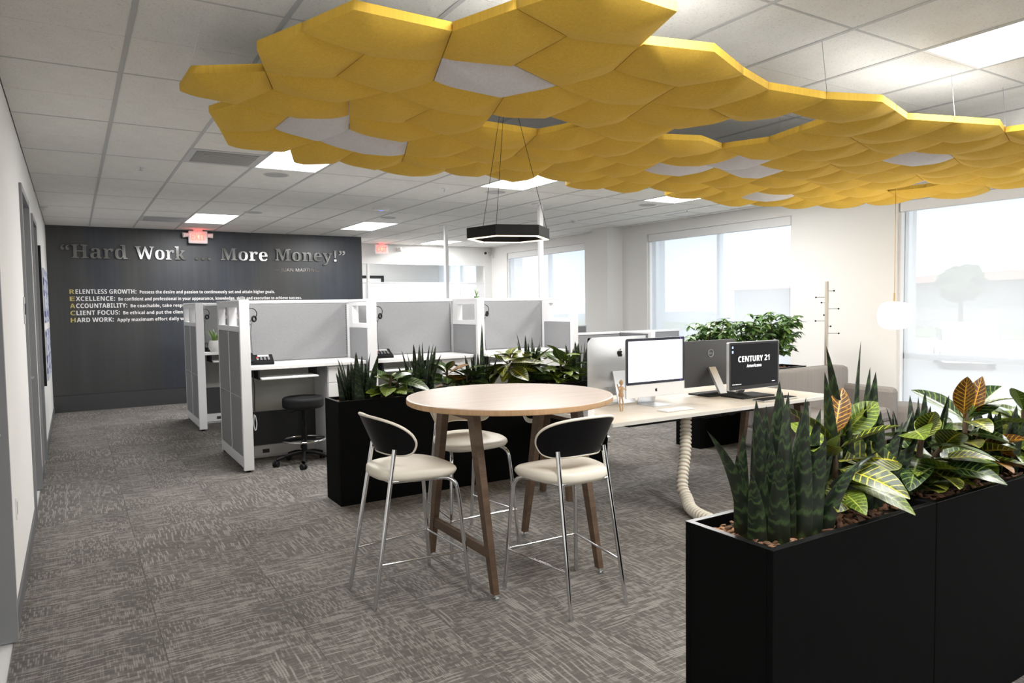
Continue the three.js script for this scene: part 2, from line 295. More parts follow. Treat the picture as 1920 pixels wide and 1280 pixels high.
{
  const w = structureGroup('wall_left', 'off white side wall with three grey framed doorways', 'wall');
  let d = DB - 0.2;
  for (const [a, b, h] of openings) { part(w, 'wall_section', box(WL - 0.15, WL, 0, 3.32, d, a), MT.wall); part(w, 'lintel', box(WL - 0.15, WL, h, 3.32, a, b), MT.wall); d = b; }
  part(w, 'wall_section', box(WL - 0.15, WL, 0, 3.32, d, DG + 0.2), MT.wall);
  openings.forEach(([a, b, h], i) => {
    const g = structureGroup('door_' + (i + 1), ['grey door in a grey steel frame beside the wall socket', 'grey door in a grey steel frame between the light switch and the narrow doorway', 'narrow grey door in a grey frame next to the black edged board'][i], 'door');
    part(g, 'door_frame', merge(box(WL - 0.15, WL + 0.018, 0, h, a, a + 0.05), box(WL - 0.15, WL + 0.018, 0, h, b - 0.05, b), box(WL - 0.15, WL + 0.018, h - 0.05, h, a + 0.05, b - 0.05)), MT.trimGrey);
    part(g, 'door_leaf', box(WL - 0.10, WL - 0.06, 0.01, h - 0.05, a + 0.05, b - 0.05), MT.doorGrey);
    part(g, 'door_handle', merge(rod(P(WL - 0.06, 1.02, b - 0.13), P(WL - 0.01, 1.02, b - 0.13), 0.009), rod(P(WL - 0.012, 1.02, b - 0.13), P(WL - 0.012, 1.02, b - 0.24), 0.009)), MT.steel);
  });
  const bb = structureGroup('baseboard_left', 'dark grey rubber baseboard along the side wall', 'baseboard');
  d = DB; for (const [a, b] of [...openings, [DW, DW]]) { part(bb, 'baseboard_strip', box(WL, WL + 0.012, 0, 0.10, d, a), MT.base); d = b; }
  structure('wall_rear', 'off white wall behind the viewer', 'wall', box(WL - 0.2, WR + 0.45, 0, 3.32, DB - 0.2, DB), MT.wall);
}
{
  const w = structureGroup('wall_back', 'charcoal feature wall with bluish upright streaks', 'wall');
  part(w, 'wall_covering', box(WL, 4.77, 0.27, CEIL + 0.02, DW, DW + 0.16), MT.bronze);
  part(w, 'plinth', box(WL, 4.77, 0, 0.262, DW - 0.006, DW + 0.16), MT.bronzeBase);
  part(w, 'wall_core', box(WL, 4.77, 0.262, 3.32, DW + 0.004, DW + 0.155), MT.bronzeBase);
}
// window wall on the right: piers, sills, heads; the column in front of it
const wins = [[10.89, 13.76], [6.29, 9.16], [1.95, 4.82], [-2.35, 0.50]];
{
  const w = structureGroup('wall_right', 'off white window wall with four tall openings and a column', 'wall');
  let d = DB - 0.2;
  for (const [a, b] of [...wins].reverse()) {
    part(w, 'pier', box(WR, WR + 0.42, 0, 3.32, d, a), MT.wall); part(w, 'sill', box(WR, WR + 0.42, 0, 0.10, a, b), MT.wall); part(w, 'window_head', box(WR, WR + 0.42, 2.75, 3.32, a, b), MT.wall); d = b;
  }
  part(w, 'pier', box(WR, WR + 0.42, 0, 3.32, d, 15.2), MT.wall);
  part(w, 'sill', box(WR, WR + 0.42, 0, 0.1, 15.2, 17.4), MT.wall); part(w, 'window_head', box(WR, WR + 0.42, 2.75, 3.32, 15.2, 17.4), MT.wall); part(w, 'pier', box(WR, WR + 0.42, 0, 3.32, 17.4, 18), MT.wall);
  part(w, 'column', box(8.06, WR, 0, CEIL + 0.01, 9.80, 10.24), MT.wall);
  wins.forEach(([a, b], i) => {
    const g = structureGroup('window_' + (i + 1), ['tall two pane window beside the glass office', 'tall two pane window behind the leafy lounge trees', 'tall two pane window behind the round glass pendant', 'tall two pane window behind the viewer'][i], 'window'), m = (a + b) / 2;
    const bars = [[a, a + 0.05], [m - 0.03, m + 0.03], [b - 0.05, b]];
    part(g, 'window_frame', merge(bars.map(([p, q]) => box(WR + 0.16, WR + 0.24, 0.10, 2.75, p, q)), box(WR + 0.16, WR + 0.24, 0.10, 0.15, a, b), box(WR + 0.16, WR + 0.24, 2.70, 2.75, a, b), box(WR + 0.16, WR + 0.24, 0.87, 0.94, a, b)), MT.alu);
    for (const [p, q] of [[a + 0.05, m - 0.03], [m + 0.03, b - 0.05]]) for (const [y0, y1] of [[0.15, 0.87], [0.94, 2.70]]) { const g2 = new THREE.PlaneGeometry(q - p, y1 - y0); g2.rotateY(-Math.PI / 2); g2.translate(WR + 0.20, (y0 + y1) / 2, -(p + q) / 2); part(g, 'pane', g2, MT.glass); }
    const s = thing('roller_shade', ['white mesh roller shade on the window next to the glass office', 'white mesh roller shade on the window behind the leafy lounge trees', 'white mesh roller shade on the window behind the round glass pendant', 'white mesh roller shade on the window behind the viewer'][i], 'blind', 0, 0, 0, 0, 'roller shades on the window wall');
    part(s, 'fascia', box(WR + 0.015, WR + 0.105, 2.625, 2.748, a + 0.02, b - 0.02, 0.006), MT.white);
    const f = new THREE.PlaneGeometry(b - a - 0.13, 2.49, 1, 1); f.rotateY(-Math.PI / 2); f.translate(WR + 0.06, 1.385, -(a + b) / 2); part(s, 'shade_cloth', f, MT.shade);
    part(s, 'hem_bar', box(WR + 0.05, WR + 0.07, 0.11, 0.14, a + 0.065, b - 0.065), MT.white);
    for (const [p, q] of [[a, a + 0.035], [b - 0.035, b]]) part(s, 'side_channel', box(WR + 0.03, WR + 0.09, 0.10, 2.62, p, q), MT.white);
  });
}
// glass fronted office at the far right corner
{
  const w = structureGroup('wall_far', 'off white bulkhead above the glass office front', 'wall');
  part(w, 'bulkhead', box(3.6, WR, 2.56, 3.32, DG, DG + 0.12), MT.wall);
  part(w, 'return_wall', box(4.61, 4.77, 0, 3.32, DW + 0.16, DG), MT.wall);
  part(w, 'office_rear_wall', box(3.6, WR, 0, 3.32, 17.4, 17.55), MT.wall); part(w, 'office_side_wall', box(3.6, 3.75, 0, 3.32, DG, 17.4), MT.wall);
  part(w, 'office_ceiling', box(3.6, WR, CEIL, CEIL + 0.03, DG + 0.12, 17.4), MT.tile);
  const g = structureGroup('window_5', 'glass office front with a frosted band and white aluminium frame', 'window');
  const mull = [4.77, 5.36, 7.50, 8.21];
  part(g, 'office_frame', merge(box(4.77, WR, 2.50, 2.56, DG, DG + 0.07), box(4.77, WR, 0, 0.10, DG, DG + 0.07), box(4.77, 8.21, 2.10, 2.115, DG + 0.02, DG + 0.05), mull.slice(0, 3).map((x) => box(x, x + 0.045, 0.1, 2.5, DG, DG + 0.07)), box(8.21, WR, 0.1, 2.5, DG, DG + 0.07)), MT.white);
  for (let i = 0; i < 3; i++) for (const [y0, y1, m, n] of [[0.10, 2.10, MT.frost, 'frosted_pane'], [2.115, 2.50, MT.glass, 'clear_pane']]) { const q = new THREE.PlaneGeometry(mull[i + 1] - mull[i] - 0.045, y1 - y0); q.translate((mull[i + 1] + mull[i] + 0.045) / 2, (y0 + y1) / 2, -DG - 0.035); part(g, n, q, m); }
  const og = structureGroup('window_6', 'shaded window inside the glass office', 'window'), op = new THREE.PlaneGeometry(2.2, 2.65); op.rotateY(-Math.PI / 2); op.translate(WR + 0.06, 1.425, -16.3); part(og, 'shade_cloth', op, MT.shade); part(og, 'window_frame', merge(box(WR + 0.16, WR + 0.22, 0.1, 2.75, 15.2, 15.25), box(WR + 0.16, WR + 0.22, 0.1, 2.75, 16.27, 16.33), box(WR + 0.16, WR + 0.22, 0.1, 2.75, 17.35, 17.4)), MT.alu);
  const pic = thing('framed_whiteboard', 'black framed white board on the wall inside the glass office', 'board', 6.05, 1.45, 17.37);
  part(pic, 'board_face', lbox(1.5, 1.25, 0.02, 0, 0.25, 0.01), MT.white);
  part(pic, 'board_frame', merge(lbox(1.62, 0.07, 0.04, 0, 0.90, 0.02), lbox(1.62, 0.07, 0.04, 0, -0.40, 0.02), lbox(0.07, 1.37, 0.04, -0.78, 0.25, 0.02), lbox(0.07, 1.37, 0.04, 0.78, 0.25, 0.02)), MT.black);
}
// things outside the windows
{
  structure('ground', 'pale concrete car park outside the windows', 'ground', box(WR + 0.45, 160, -1.6, -1.2, -120, 160), mat(0.34, 0.33, 0.32, 0.9));
  structure('lawn', 'strip of dry grass beyond the car park', 'ground', box(52, 70, -1.2, -1.1, -100, 140), mat(0.26, 0.27, 0.15, 0.95));
  const v = thing('van', 'white van parked outside beyond the window with the pendant', 'vehicle', 31.2, -1.2, 15.1, 0.55);
  const side = new THREE.Shape(); [[-2.3, 0.35], [2.2, 0.35], [2.3, 0.6], [2.25, 0.95], [1.55, 1.08], [0.95, 1.72], [-2.2, 1.78], [-2.35, 1.2]].forEach(([x, y], i) => i ? side.lineTo(x, y) : side.moveTo(x, y));
  const b = new THREE.ExtrudeGeometry(side, { depth: 1.7, bevelEnabled: true, bevelSize: 0.06, bevelThickness: 0.06, bevelSegments: 2 }); b.translate(0, 0, -0.85); part(v, 'body', b, MT.white);
  for (const s of [-0.93, 0.93]) for (const [x, w] of [[0.25, 0.9], [-0.85, 1.0], [-1.8, 0.6]]) part(v, 'side_window', lbox(w, 0.46, 0.02, x, 1.36, s), MT.darkGlass);
  for (const s of [-0.8, 0.8]) for (const x of [-1.5, 1.5]) { const t = new THREE.CylinderGeometry(0.34, 0.34, 0.24, 20); t.rotateX(Math.PI / 2); t.translate(x, 0.34, s); part(v, 'wheel', t, MT.blackSoft); }
  const h = thing('low_building', 'low stucco building with a terracotta roof across the car park', 'building', 78, -1.2, 34, -0.25);
  part(h, 'walls', lbox(20, 4.25, 60, 0, 2.125, 0), mat(0.40, 0.38, 0.37, 0.9));
  const roof = new THREE.ConeGeometry(18, 3.2, 4, 1); roof.rotateY(Math.PI / 4); roof.scale(0.9, 0.38, 2.6); roof.translate(0, 4.85, 0); part(h, 'roof', roof, mat(0.42, 0.20, 0.13, 0.85));
  const lp = thing('car_park_lamp', 'tall car park lamp post with two arms outside', 'lamp post', 27.5, -1.2, 9.55);
  part(lp, 'post', rod([0, 0, 0], [0, 7.2, 0], 0.09, 0.06), MT.ventGrey); part(lp, 'arm', rod([-1.2, 7.1, 0], [1.2, 7.1, 0], 0.04), MT.ventGrey);
  for (const s of [-1.2, 1.2]) part(lp, 'lamp_head', lbox(0.6, 0.12, 0.3, s, 7.1, 0, 0.03), MT.ventGrey);
  for (const [x, d, r] of [[56, 27.3, 1.6]]) {
    const t = thing('tree', 'round tree in front of the terracotta roof outside', 'tree', x, -1.2, d);
    part(t, 'trunk', rod([0, 0, 0], [0, 2.6, 0], 0.2, 0.14), MT.stem);
    const c = new THREE.IcosahedronGeometry(r, 3), p = c.attributes.position; for (let i = 0; i < p.count; i++) { const k = 0.82 + 0.36 * hash(Math.round(p.getX(i) * 9), Math.round(p.getY(i) * 9) + 7 * Math.round(p.getZ(i) * 9), 5); p.setXYZ(i, p.getX(i) * k, p.getY(i) * k * 0.85, p.getZ(i) * k); }
    c.translate(0, 3.9, 0); c.computeVertexNormals(); part(t, 'crown', c, mat(0.10, 0.13, 0.06, 0.9));
  }
}

// ---------------------------------------------------------------- ceiling fittings
lights.forEach(([x, d], i) => {
  const where = ['above the near end of the yellow canopy', 'beside the near edge of the yellow canopy', 'near the window behind the yellow canopy', 'between the air vent and the yellow canopy', 'seen under the yellow canopy behind the hexagon pendant', 'under the far corner of the yellow canopy', 'in front of the exit sign on the charcoal wall', 'between the charcoal wall and the blue ceiling disc', 'in front of the glass office', 'behind the viewer by the side wall', 'behind the viewer in mid room', 'behind the viewer by the windows'][i];
  const l = thing('ceiling_light', 'bright rectangular ceiling panel light ' + where, 'ceiling light', x, CEIL, d, 0, 'ceiling panel lights');
  part(l, 'diffuser', box(0.02, 0.59, -0.004, 0.004, 0.02, 1.21), MT.glow);
  part(l, 'frame', merge(box(0, 0.61, -0.008, 0.03, 0, 0.02), box(0, 0.61, -0.008, 0.03, 1.21, 1.23), box(0, 0.02, -0.008, 0.03, 0.02, 1.21), box(0.59, 0.61, -0.008, 0.03, 0.02, 1.21), box(0, 0.61, 0.02, 0.03, 0, 1.23)), MT.white);
  areaLight(x + 0.305, CEIL - 0.012, d + 0.615, 0.56, 1.18, PANEL_LIGHT, 0xfffdfa, x + 0.305, 0, d + 0.6151);
});
areaLight(6.1, CEIL - 0.02, 16.0, 1.2, 1.2, 3, 0xffffff, 6.1, 0, 16.001);
solo('office_light', 'square ceiling panel light inside the glass office', 'ceiling light', box(5.5, 6.7, CEIL - 0.012, CEIL, 15.4, 16.6), MT.glow);
ventCells.forEach(([x, d], i) => {
  const v = thing('air_vent', ['louvred ceiling air vent beside the side wall under the canopy edge', 'louvred ceiling air vent beside the exit sign'][i], 'vent', x, CEIL, d);
  part(v, 'vent_back', merge(box(0.0, 0.61, 0.14, 0.15, 0.0, 0.61), box(0, 0.02, 0.03, 0.14, 0, 0.61), box(0.59, 0.61, 0.03, 0.14, 0, 0.61), box(0.02, 0.59, 0.03, 0.14, 0, 0.02), box(0.02, 0.59, 0.03, 0.14, 0.59, 0.61)), MT.ventGrey);
  part(v, 'vent_frame', merge(box(0, 0.61, -0.01, 0.03, 0, 0.05), box(0, 0.61, -0.01, 0.03, 0.56, 0.61), box(0, 0.05, -0.01, 0.03, 0.05, 0.56), box(0.56, 0.61, -0.01, 0.03, 0.05, 0.56)), MT.ventGrey);
  for (let k = 0; k < 9; k++) { const s = lbox(0.5, 0.004, 0.05, 0, 0, 0); s.rotateX(1.1); s.translate(0.305, 0.006, -(0.085 + k * 0.055)); part(v, 'louvre', s, MT.ventGrey); }
});
{
  const v = thing('window_air_vent', 'slim white ceiling air vent next to the window wall', 'vent', 7.80, CEIL, 7.62);
  part(v, 'vent_frame', merge(box(0, 0.58, -0.008, 0, 0, 0.03), box(0, 0.58, -0.008, 0, 0.45, 0.48), box(0, 0.03, -0.008, 0, 0.03, 0.45), box(0.55, 0.58, -0.008, 0, 0.03, 0.45)), MT.ventGrey); part(v, 'vent_back', box(0.03, 0.55, -0.004, 0, 0.03, 0.45), MT.grille);
}
[[1.80, 7.36, 'next to the light beside the air vent'], [2.20, 10.35, 'above the light by the exit sign'], [4.10, 10.12, 'behind the light near the charcoal wall'], [4.33, 7.32, 'behind the hexagon pendant'], [6.75, 7.34, 'near the window wall']].forEach(([x, d, w]) => {
  const s = thing('ceiling_speaker', 'round grey ceiling speaker ' + w, 'speaker', x, CEIL, d, 0, 'round ceiling speakers');
  part(s, 'grille', loft(circle(0.115), [[0, -0.008], [0.9, -0.008], [0.93, -0.006], [0.93, 0.0]].reverse(), 28), MT.grille); part(s, 'rim', loft(circle(0.125), [[1, 0], [1, -0.006], [0.93, -0.010], [0.93, -0.004]], 28), MT.ventGrey);
});
{
  const s = thing('access_point', 'round white ceiling disc with a blue light', 'wireless disc', 3.64, CEIL, 9.24);
  part(s, 'housing', loft(circle(0.12), [[1, 0], [1, -0.012], [0.9, -0.026], [0, -0.03]], 28), MT.white);
  part(s, 'status_light', loft(circle(0.03), [[1, -0.0255], [0.8, -0.033], [0, -0.034]], 14), mat(0.1, 0.1, 0.6, 0.4, { emissive: new THREE.Color(0.25, 0.3, 1), emissiveIntensity: 1 }));
}
[[0.60, 7.50, 'near the side wall'], [3.67, 7.35, 'left of the hexagon pendant wires'], [5.02, 8.76, 'right of the hexagon pendant wires'], [7.62, 7.46, 'by the window wall']].forEach(([x, d, w]) => {
  const s = thing('sprinkler', 'small chrome fire sprinkler in the ceiling ' + w, 'sprinkler', x, CEIL, d, 0, 'ceiling sprinklers');
  part(s, 'escutcheon', loft(circle(0.042), [[1, 0], [0.8, -0.012], [0, -0.013]], 20), MT.white); part(s, 'deflector', merge(rod([0, 0, 0], [0, -0.04, 0], 0.006), rod([0, -0.04, 0], [0, -0.043, 0], 0.018)), MT.steel);
});
{
  const s = thing('smoke_detector', 'small white dome detector on the ceiling near the column', 'detector', 6.88, CEIL, 9.20);
  part(s, 'base', loft(circle(0.06), [[1, 0], [1, -0.015], [0.8, -0.02], [0, -0.02]], 22), MT.white); part(s, 'dome', loft(circle(0.04), [[1, -0.018], [0.9, -0.035], [0.5, -0.046], [0, -0.048]], 20), MT.ventGrey);
  const c = thing('security_camera', 'white bullet security camera in the corner above the glass office', 'camera', 8.20, 2.80, 14.38);
  part(c, 'bracket', merge(rod([0.04, 0, 0.0], [0.16, -0.03, 0.0], 0.012), lbox(0.03, 0.14, 0.1, 0.18, -0.05, 0)), MT.white); part(c, 'camera_body', rod([0.05, 0.0, -0.03], [-0.07, -0.02, 0.13], 0.045, 0.045, 16), MT.white); part(c, 'lens', rod([-0.07, -0.02, 0.13], [-0.078, -0.021, 0.14], 0.032, 0.032, 16), MT.black);
}

// ---------------------------------------------------------------- yellow acoustic canopy: five-sided felt pillows in an interlocking pattern
const CU = 0.61, CS = 0.328, CX0 = 1.417, CD0 = 2.839, CY0 = 2.653;
const sagAt = (() => {
  const c = [[0, 0, 18], [-1, 0, 14], [0, 1, 29], [1, 0, -20], [0, -1, 13], [1, -1, -7], [2, 0, -5], [2, -1, -44], [1, 1, -19], [-1, 1, 40], [-0.83, 1.5, 63], [-0.17, 1.5, 62], [0, 2, 61], [0.17, 2.5, 63], [-0.5, 2.83, 62], [-1, 2, 43], [-1, 3, 39], [-1.17, 2.5, 60], [-0.83, 3.5, -7], [-0.17, 3.5, 12], [0.5, 3.83, 14], [0, 4, -16], [1.5, 2.17, -15], [1, 3, -11], [0.83, 2.5, 27], [1, 4, 7], [2, 4, 39], [2.5, -0.83, -27], [3, -1, -74], [3.5, -1.17, -69], [4, -1, -42], [4.5, -0.83, -20], [5, -1, -28], [5.5, -1.17, -37], [6, -1, -15], [-1.5, 1.17, -6], [5, 2, 27], [3, 1, -10], [8, 1, 10], [9, 3, 0]];
  return (u, v) => { let s = 0, w = 0.35; for (const [a, b, y] of c) { const k = 1 / ((u - a) ** 2 + (v - b) ** 2 + 0.04); s += k * y / 1000; w += k; } return s / w; };
})();
function pentagon(i, j, o) {
  const e = (i + j) % 2 === 0, S = CS;
  if (o === 'h') return e ? [[i, j], [i + .5 - S, j + .5], [i + .5 + S, j + .5], [i + 1, j], [i + .5, j - .5 + S]] : [[i, j], [i + .5, j + .5 - S], [i + 1, j], [i + .5 + S, j - .5], [i + .5 - S, j - .5]];
  return e ? [[i, j], [i + .5 - S, j + .5], [i, j + 1], [i - .5, j + .5 + S], [i - .5, j + .5 - S]] : [[i, j], [i + .5, j + .5 - S], [i + .5, j + .5 + S], [i, j + 1], [i - .5 + S, j + .5]];
}
const canopyPoint = (u, v) => new THREE.Vector3(CX0 + CU * u, CY0 + sagAt(u, v), -(CD0 + CU * v));
{
  const canopy = thing('acoustic_canopy', 'suspended canopy of yellow and white five sided felt pillows over the table', 'ceiling canopy');
  const white = new Set(['0,0h', '0,2v', '0,3h', '6,0h', '4,2h', '5,1v', '5,2h', '7,3h']), gap = new Set(['1,1h', '3,0v', '3,0h', '4,0v', '9,1v']);
  const rows = { h: { '-1': [0, 1, 3, 5, 6, 7], 0: [-1, 0, 1, 2, 3, 4, 5, 6, 7, 8, 9], 1: [-1, 0, 1, 2, 3, 4, 5, 6, 7, 8, 9], 2: [-1, 0, 1, 2, 3, 4, 5, 6, 7, 8, 9], 3: [-1, 0, 1, 2, 3, 4, 5, 6, 7, 8, 9], 4: [1, 7] }, v: { '-1': [0, 1, 2, 3, 4, 5, 6, 7, 8], 0: [-1, 0, 1, 2, 3, 4, 5, 6, 7, 8, 9, 10], 1: [-1, 0, 1, 2, 3, 4, 5, 6, 7, 8, 9, 10], 2: [-1, 0, 1, 2, 3, 4, 5, 6, 7, 8, 9, 10], 3: [0, 1, 2, 3, 4, 5, 6, 7, 8, 9] } };
  const prof = [0, 0.25, 0.45, 0.62, 0.76, 0.87, 0.95, 1].map((q) => [q, q ** 2.2]), BULGE = 0.062, RIM = 0.036, N = 5;
  for (const o of ['h', 'v']) for (const j of Object.keys(rows[o])) for (const i of rows[o][j]) {
    const key = i + ',' + j + o; if (gap.has(key)) continue;
    const pts = pentagon(i, +j, o).map(([u, v]) => canopyPoint(u, v)), C = pts.reduce((a, p) => a.add(p), new THREE.Vector3()).multiplyScalar(0.2);
    const rim = []; for (let e = 0; e < 5; e++) { const a = pts[e], b = pts[(e + 1) % 5]; for (let q = 0; q < N; q++) rim.push(a.clone().lerp(b, q / N)); }
    const area = rim.reduce((s, p, q) => { const r = rim[(q + 1) % rim.length]; return s + (p.x * r.z - r.x * p.z); }, 0); if (area < 0) rim.reverse();
    const n = rim.length, pos = [], idx = [], uv = [], put = (p, y) => { pos.push(p.x, p.y + y, p.z); uv.push(p.x, p.z); };
    for (const [s, t] of prof) for (const p of rim) { const q = C.clone().lerp(p, s * 0.991); put(q, -BULGE * (1 - t)); }
    for (const [s, y] of [[0.991, 0], [0.991, RIM]]) for (const p of rim) put(C.clone().lerp(p, s), y);
    const ring = (k) => { for (let q = 0; q < n; q++) { const a = k * n + q, b = k * n + (q + 1) % n; idx.push(a, b, a + n, b, b + n, a + n); } };
    for (let k = 0; k < prof.length - 1; k++) ring(k); ring(prof.length);
    let g = new THREE.BufferGeometry(); g.setAttribute('position', new THREE.Float32BufferAttribute(pos, 3)); g.setAttribute('uv', new THREE.Float32BufferAttribute(uv, 2)); g.setIndex(idx); g.computeVertexNormals();
    const p = part(canopy, 'felt_panel', g, white.has(key) ? MT.pale : MT.yellow); if (white.has(key)) p.userData.label = 'white felt panel among the yellow ones';
    const bp = [], bi = [], bu = []; for (const y of [RIM - 0.004, RIM]) { for (const q of rim) { const w = C.clone().lerp(q, 0.985); bp.push(w.x, w.y + y, w.z); bu.push(w.x, w.z); } bp.push(C.x, C.y + y, C.z); bu.push(C.x, C.z); }
    for (let q = 0; q < n; q++) { const r = (q + 1) % n; bi.push(n, r, q, 2 * n + 1, n + 1 + q, n + 1 + r, q, r, n + 1 + r, q, n + 1 + r, n + 1 + q); }
    const bg = new THREE.BufferGeometry(); bg.setAttribute('position', new THREE.Float32BufferAttribute(bp, 3)); bg.setAttribute('uv', new THREE.Float32BufferAttribute(bu, 2)); bg.setIndex(bi); bg.computeVertexNormals(); part(p, 'backing', bg, MT.backing, 'pale backing board');
  }
  for (const [u, v, du, dv] of [[-1.5, 1.17, 0.05, -0.1], [0, -1, 0.02, 0], [1, -1, 0, 0], [-1, 3, 0, 0], [3, -1, 0.1, 0.1], [5, -1, 0.05, 0.05], [6, -1, 0.03, 0.03], [2, 1, 0, 0], [1, 4, 0, 0], [4, 3, 0, 0], [7, 2, 0, 0], [8, 0, 0, 0], [9, 3, 0, 0], [5, 1, 0, 0]]) {
    const a = canopyPoint(u, v); a.y += 0.03; part(canopy, 'suspension_wire', rod(a, new THREE.Vector3(a.x + du, CEIL, a.z - dv), 0.0015, 0.0015, 5), MT.steel);
  }
}
// ---------------------------------------------------------------- pendants
{
  const C = [2.25, 3.66], h = thing('hexagon_pendant', 'black hexagonal ring pendant lamp hanging over the round table', 'pendant lamp', C[0], 1.985, C[1]);
  const R = 0.255, r = 0.225, A = 0.32, H = 0.062, hex = (rad, y) => [0, 1, 2, 3, 4, 5].map((k) => new THREE.Vector3(rad * Math.cos(A + k * Math.PI / 3), y, rad * Math.sin(A + k * Math.PI / 3)));
  const o0 = hex(R, 0), o1 = hex(R, H), i0 = hex(r, 0), i1 = hex(r, H);
  const quads = (list) => { const t = []; for (const [a, b, c, d] of list) t.push(...a, ...b, ...c, ...a, ...c, ...d); const g = new THREE.BufferGeometry(); g.setAttribute('position', new THREE.Float32BufferAttribute(t.flatMap((v) => v), 3)); g.computeVertexNormals(); return uvBox(g); };
  const arr = (v) => [v.x, v.y, v.z], L = [];
  for (let k = 0; k < 6; k++) { const m = (k + 1) % 6; L.push([o0[k], o1[k], o1[m], o0[m]], [i0[m], i1[m], i1[k], i0[k]], [o1[k], i1[k], i1[m], o1[m]]); }
  part(h, 'ring', quads(L.map((q) => q.map(arr))), MT.black);
  for (let k = 0; k < 6; k++) {
    const m = (k + 1) % 6; const s0 = o0[k].clone().lerp(i0[k], 0.12), s1 = o0[m].clone().lerp(i0[m], 0.12), t0 = o0[k].clone().lerp(i0[k], 0.88), t1 = o0[m].clone().lerp(i0[m], 0.88);
    part(h, 'light_strip', quads([[s0, s1, t1, t0].map((v) => arr(v.clone().setY(-0.005))), [s0.clone().setY(0), s1.clone().setY(0), s1.clone().setY(-0.005), s0.clone().setY(-0.005)].map(arr), [t1.clone().setY(0), t0.clone().setY(0), t0.clone().setY(-0.005), t1.clone().setY(-0.005)].map(arr)]), MT.warmGlow);
    const mid = s0.clone().add(s1).add(t0).add(t1).multiplyScalar(0.25), ang = Math.atan2(s1.z - s0.z, s1.x - s0.x);
    const l = new THREE.RectAreaLight(0xffd9b0, 3, 0.22, 0.022); l.name = numbered('pendant_strip_light'); l.position.set(C[0] + mid.x, 1.977, -C[1] + mid.z); l.rotation.set(-Math.PI / 2, 0, 0); l.rotateZ(-ang); scene.add(l);
  }
  part(h, 'lower_ring_edge', quads([0, 1, 2, 3, 4, 5].flatMap((k) => { const m = (k + 1) % 6; const p = (f, q) => arr(o0[q].clone().lerp(i0[q], f)); return [[p(0, k), p(0, m), p(0.12, m), p(0.12, k)], [p(0.88, k), p(0.88, m), p(1, m), p(1, k)]]; })), MT.black);
  for (const k of [0, 2, 4]) part(h, 'wire', rod(o1[k].clone().lerp(i1[k], 0.5), new THREE.Vector3(0.02 * Math.cos(A + k * Math.PI / 3), CEIL - 2.01, 0.02 * Math.sin(A + k * Math.PI / 3)), 0.0016, 0.0016, 5), MT.black);
  part(h, 'canopy_cup', loft(circle(0.06), [[1, CEIL - 1.985], [1, CEIL - 2.01], [0.9, CEIL - 2.015], [0, CEIL - 2.015]], 20), MT.black);
}
{
  const g = thing('globe_pendant', 'white rounded glass globe pendant lamp on a thin brass cord', 'pendant lamp', 6.85, 1.43, 3.95);
  part(g, 'globe', loft(circle(0.152), [[0, 0.134], [0.35, 0.134], [0.62, 0.124], [0.85, 0.095], [0.97, 0.05], [1, 0], [0.97, -0.05], [0.86, -0.095], [0.64, -0.124], [0.35, -0.136], [0, -0.138]].reverse(), 36), MT.globeGlow);
  part(g, 'stem', rod([0, 0.13, 0], [0, 0.22, 0], 0.008), MT.brass); part(g, 'cord', rod([0, 0.22, 0], [0, CEIL - 1.43, 0], 0.0035, 0.0035, 6), MT.brass);
  const l = new THREE.PointLight(0xfff2e0, 1.6, 0, 2); l.position.copy(P(6.85, 1.43, 3.95)); l.castShadow = true; l.shadow.radius = 6; l.name = 'globe_light'; scene.add(l);
}
// ---------------------------------------------------------------- round counter table
{
  const t = thing('round_table', 'round pale oak counter height table with splayed walnut legs', 'table', 2.24, 0, 3.66);
  part(t, 'table_top', loft(circle(0.622), [[0, 1.046], [0.985, 1.046], [0.996, 1.0445], [1, 1.041]].reverse(), 96), MT.oak);
  part(t, 'top_edge', loft(circle(0.622), [[0, 1.010], [0.99, 1.010], [1, 1.014], [1, 1.041]], 96), MT.oakEdge);
  for (const s of [-1, 1]) {
    const x = s * 0.355, n = s < 0 ? 0.41 : 0.42;
    for (const q of [1, -1]) { const l = part(t, 'leg', bar([x, 0.03, q * n * 0.97], [x, 0.975, q * 0.19], 0.034, 0.040, 0.045, 0.075), MT.walnut); part(l, 'glide', merge(rod([x, 0, q * n], [x, 0.012, q * n], 0.017), rod([x, 0.01, q * n], [x, 0.032, q * n * 0.98], 0.006)), MT.steel); }
    if (s < 0) part(t, 'stretcher', lbox(0.028, 0.06, 0.68, x, 0.24, 0, 0.004), MT.walnut);
    part(t, 'header', lbox(0.045, 0.06, 0.46, x, 0.98, 0, 0.004), MT.walnut);
  }
  part(t, 'cross_rail', lbox(0.68, 0.05, 0.05, 0, 0.985, 0, 0.004), MT.walnut);
}
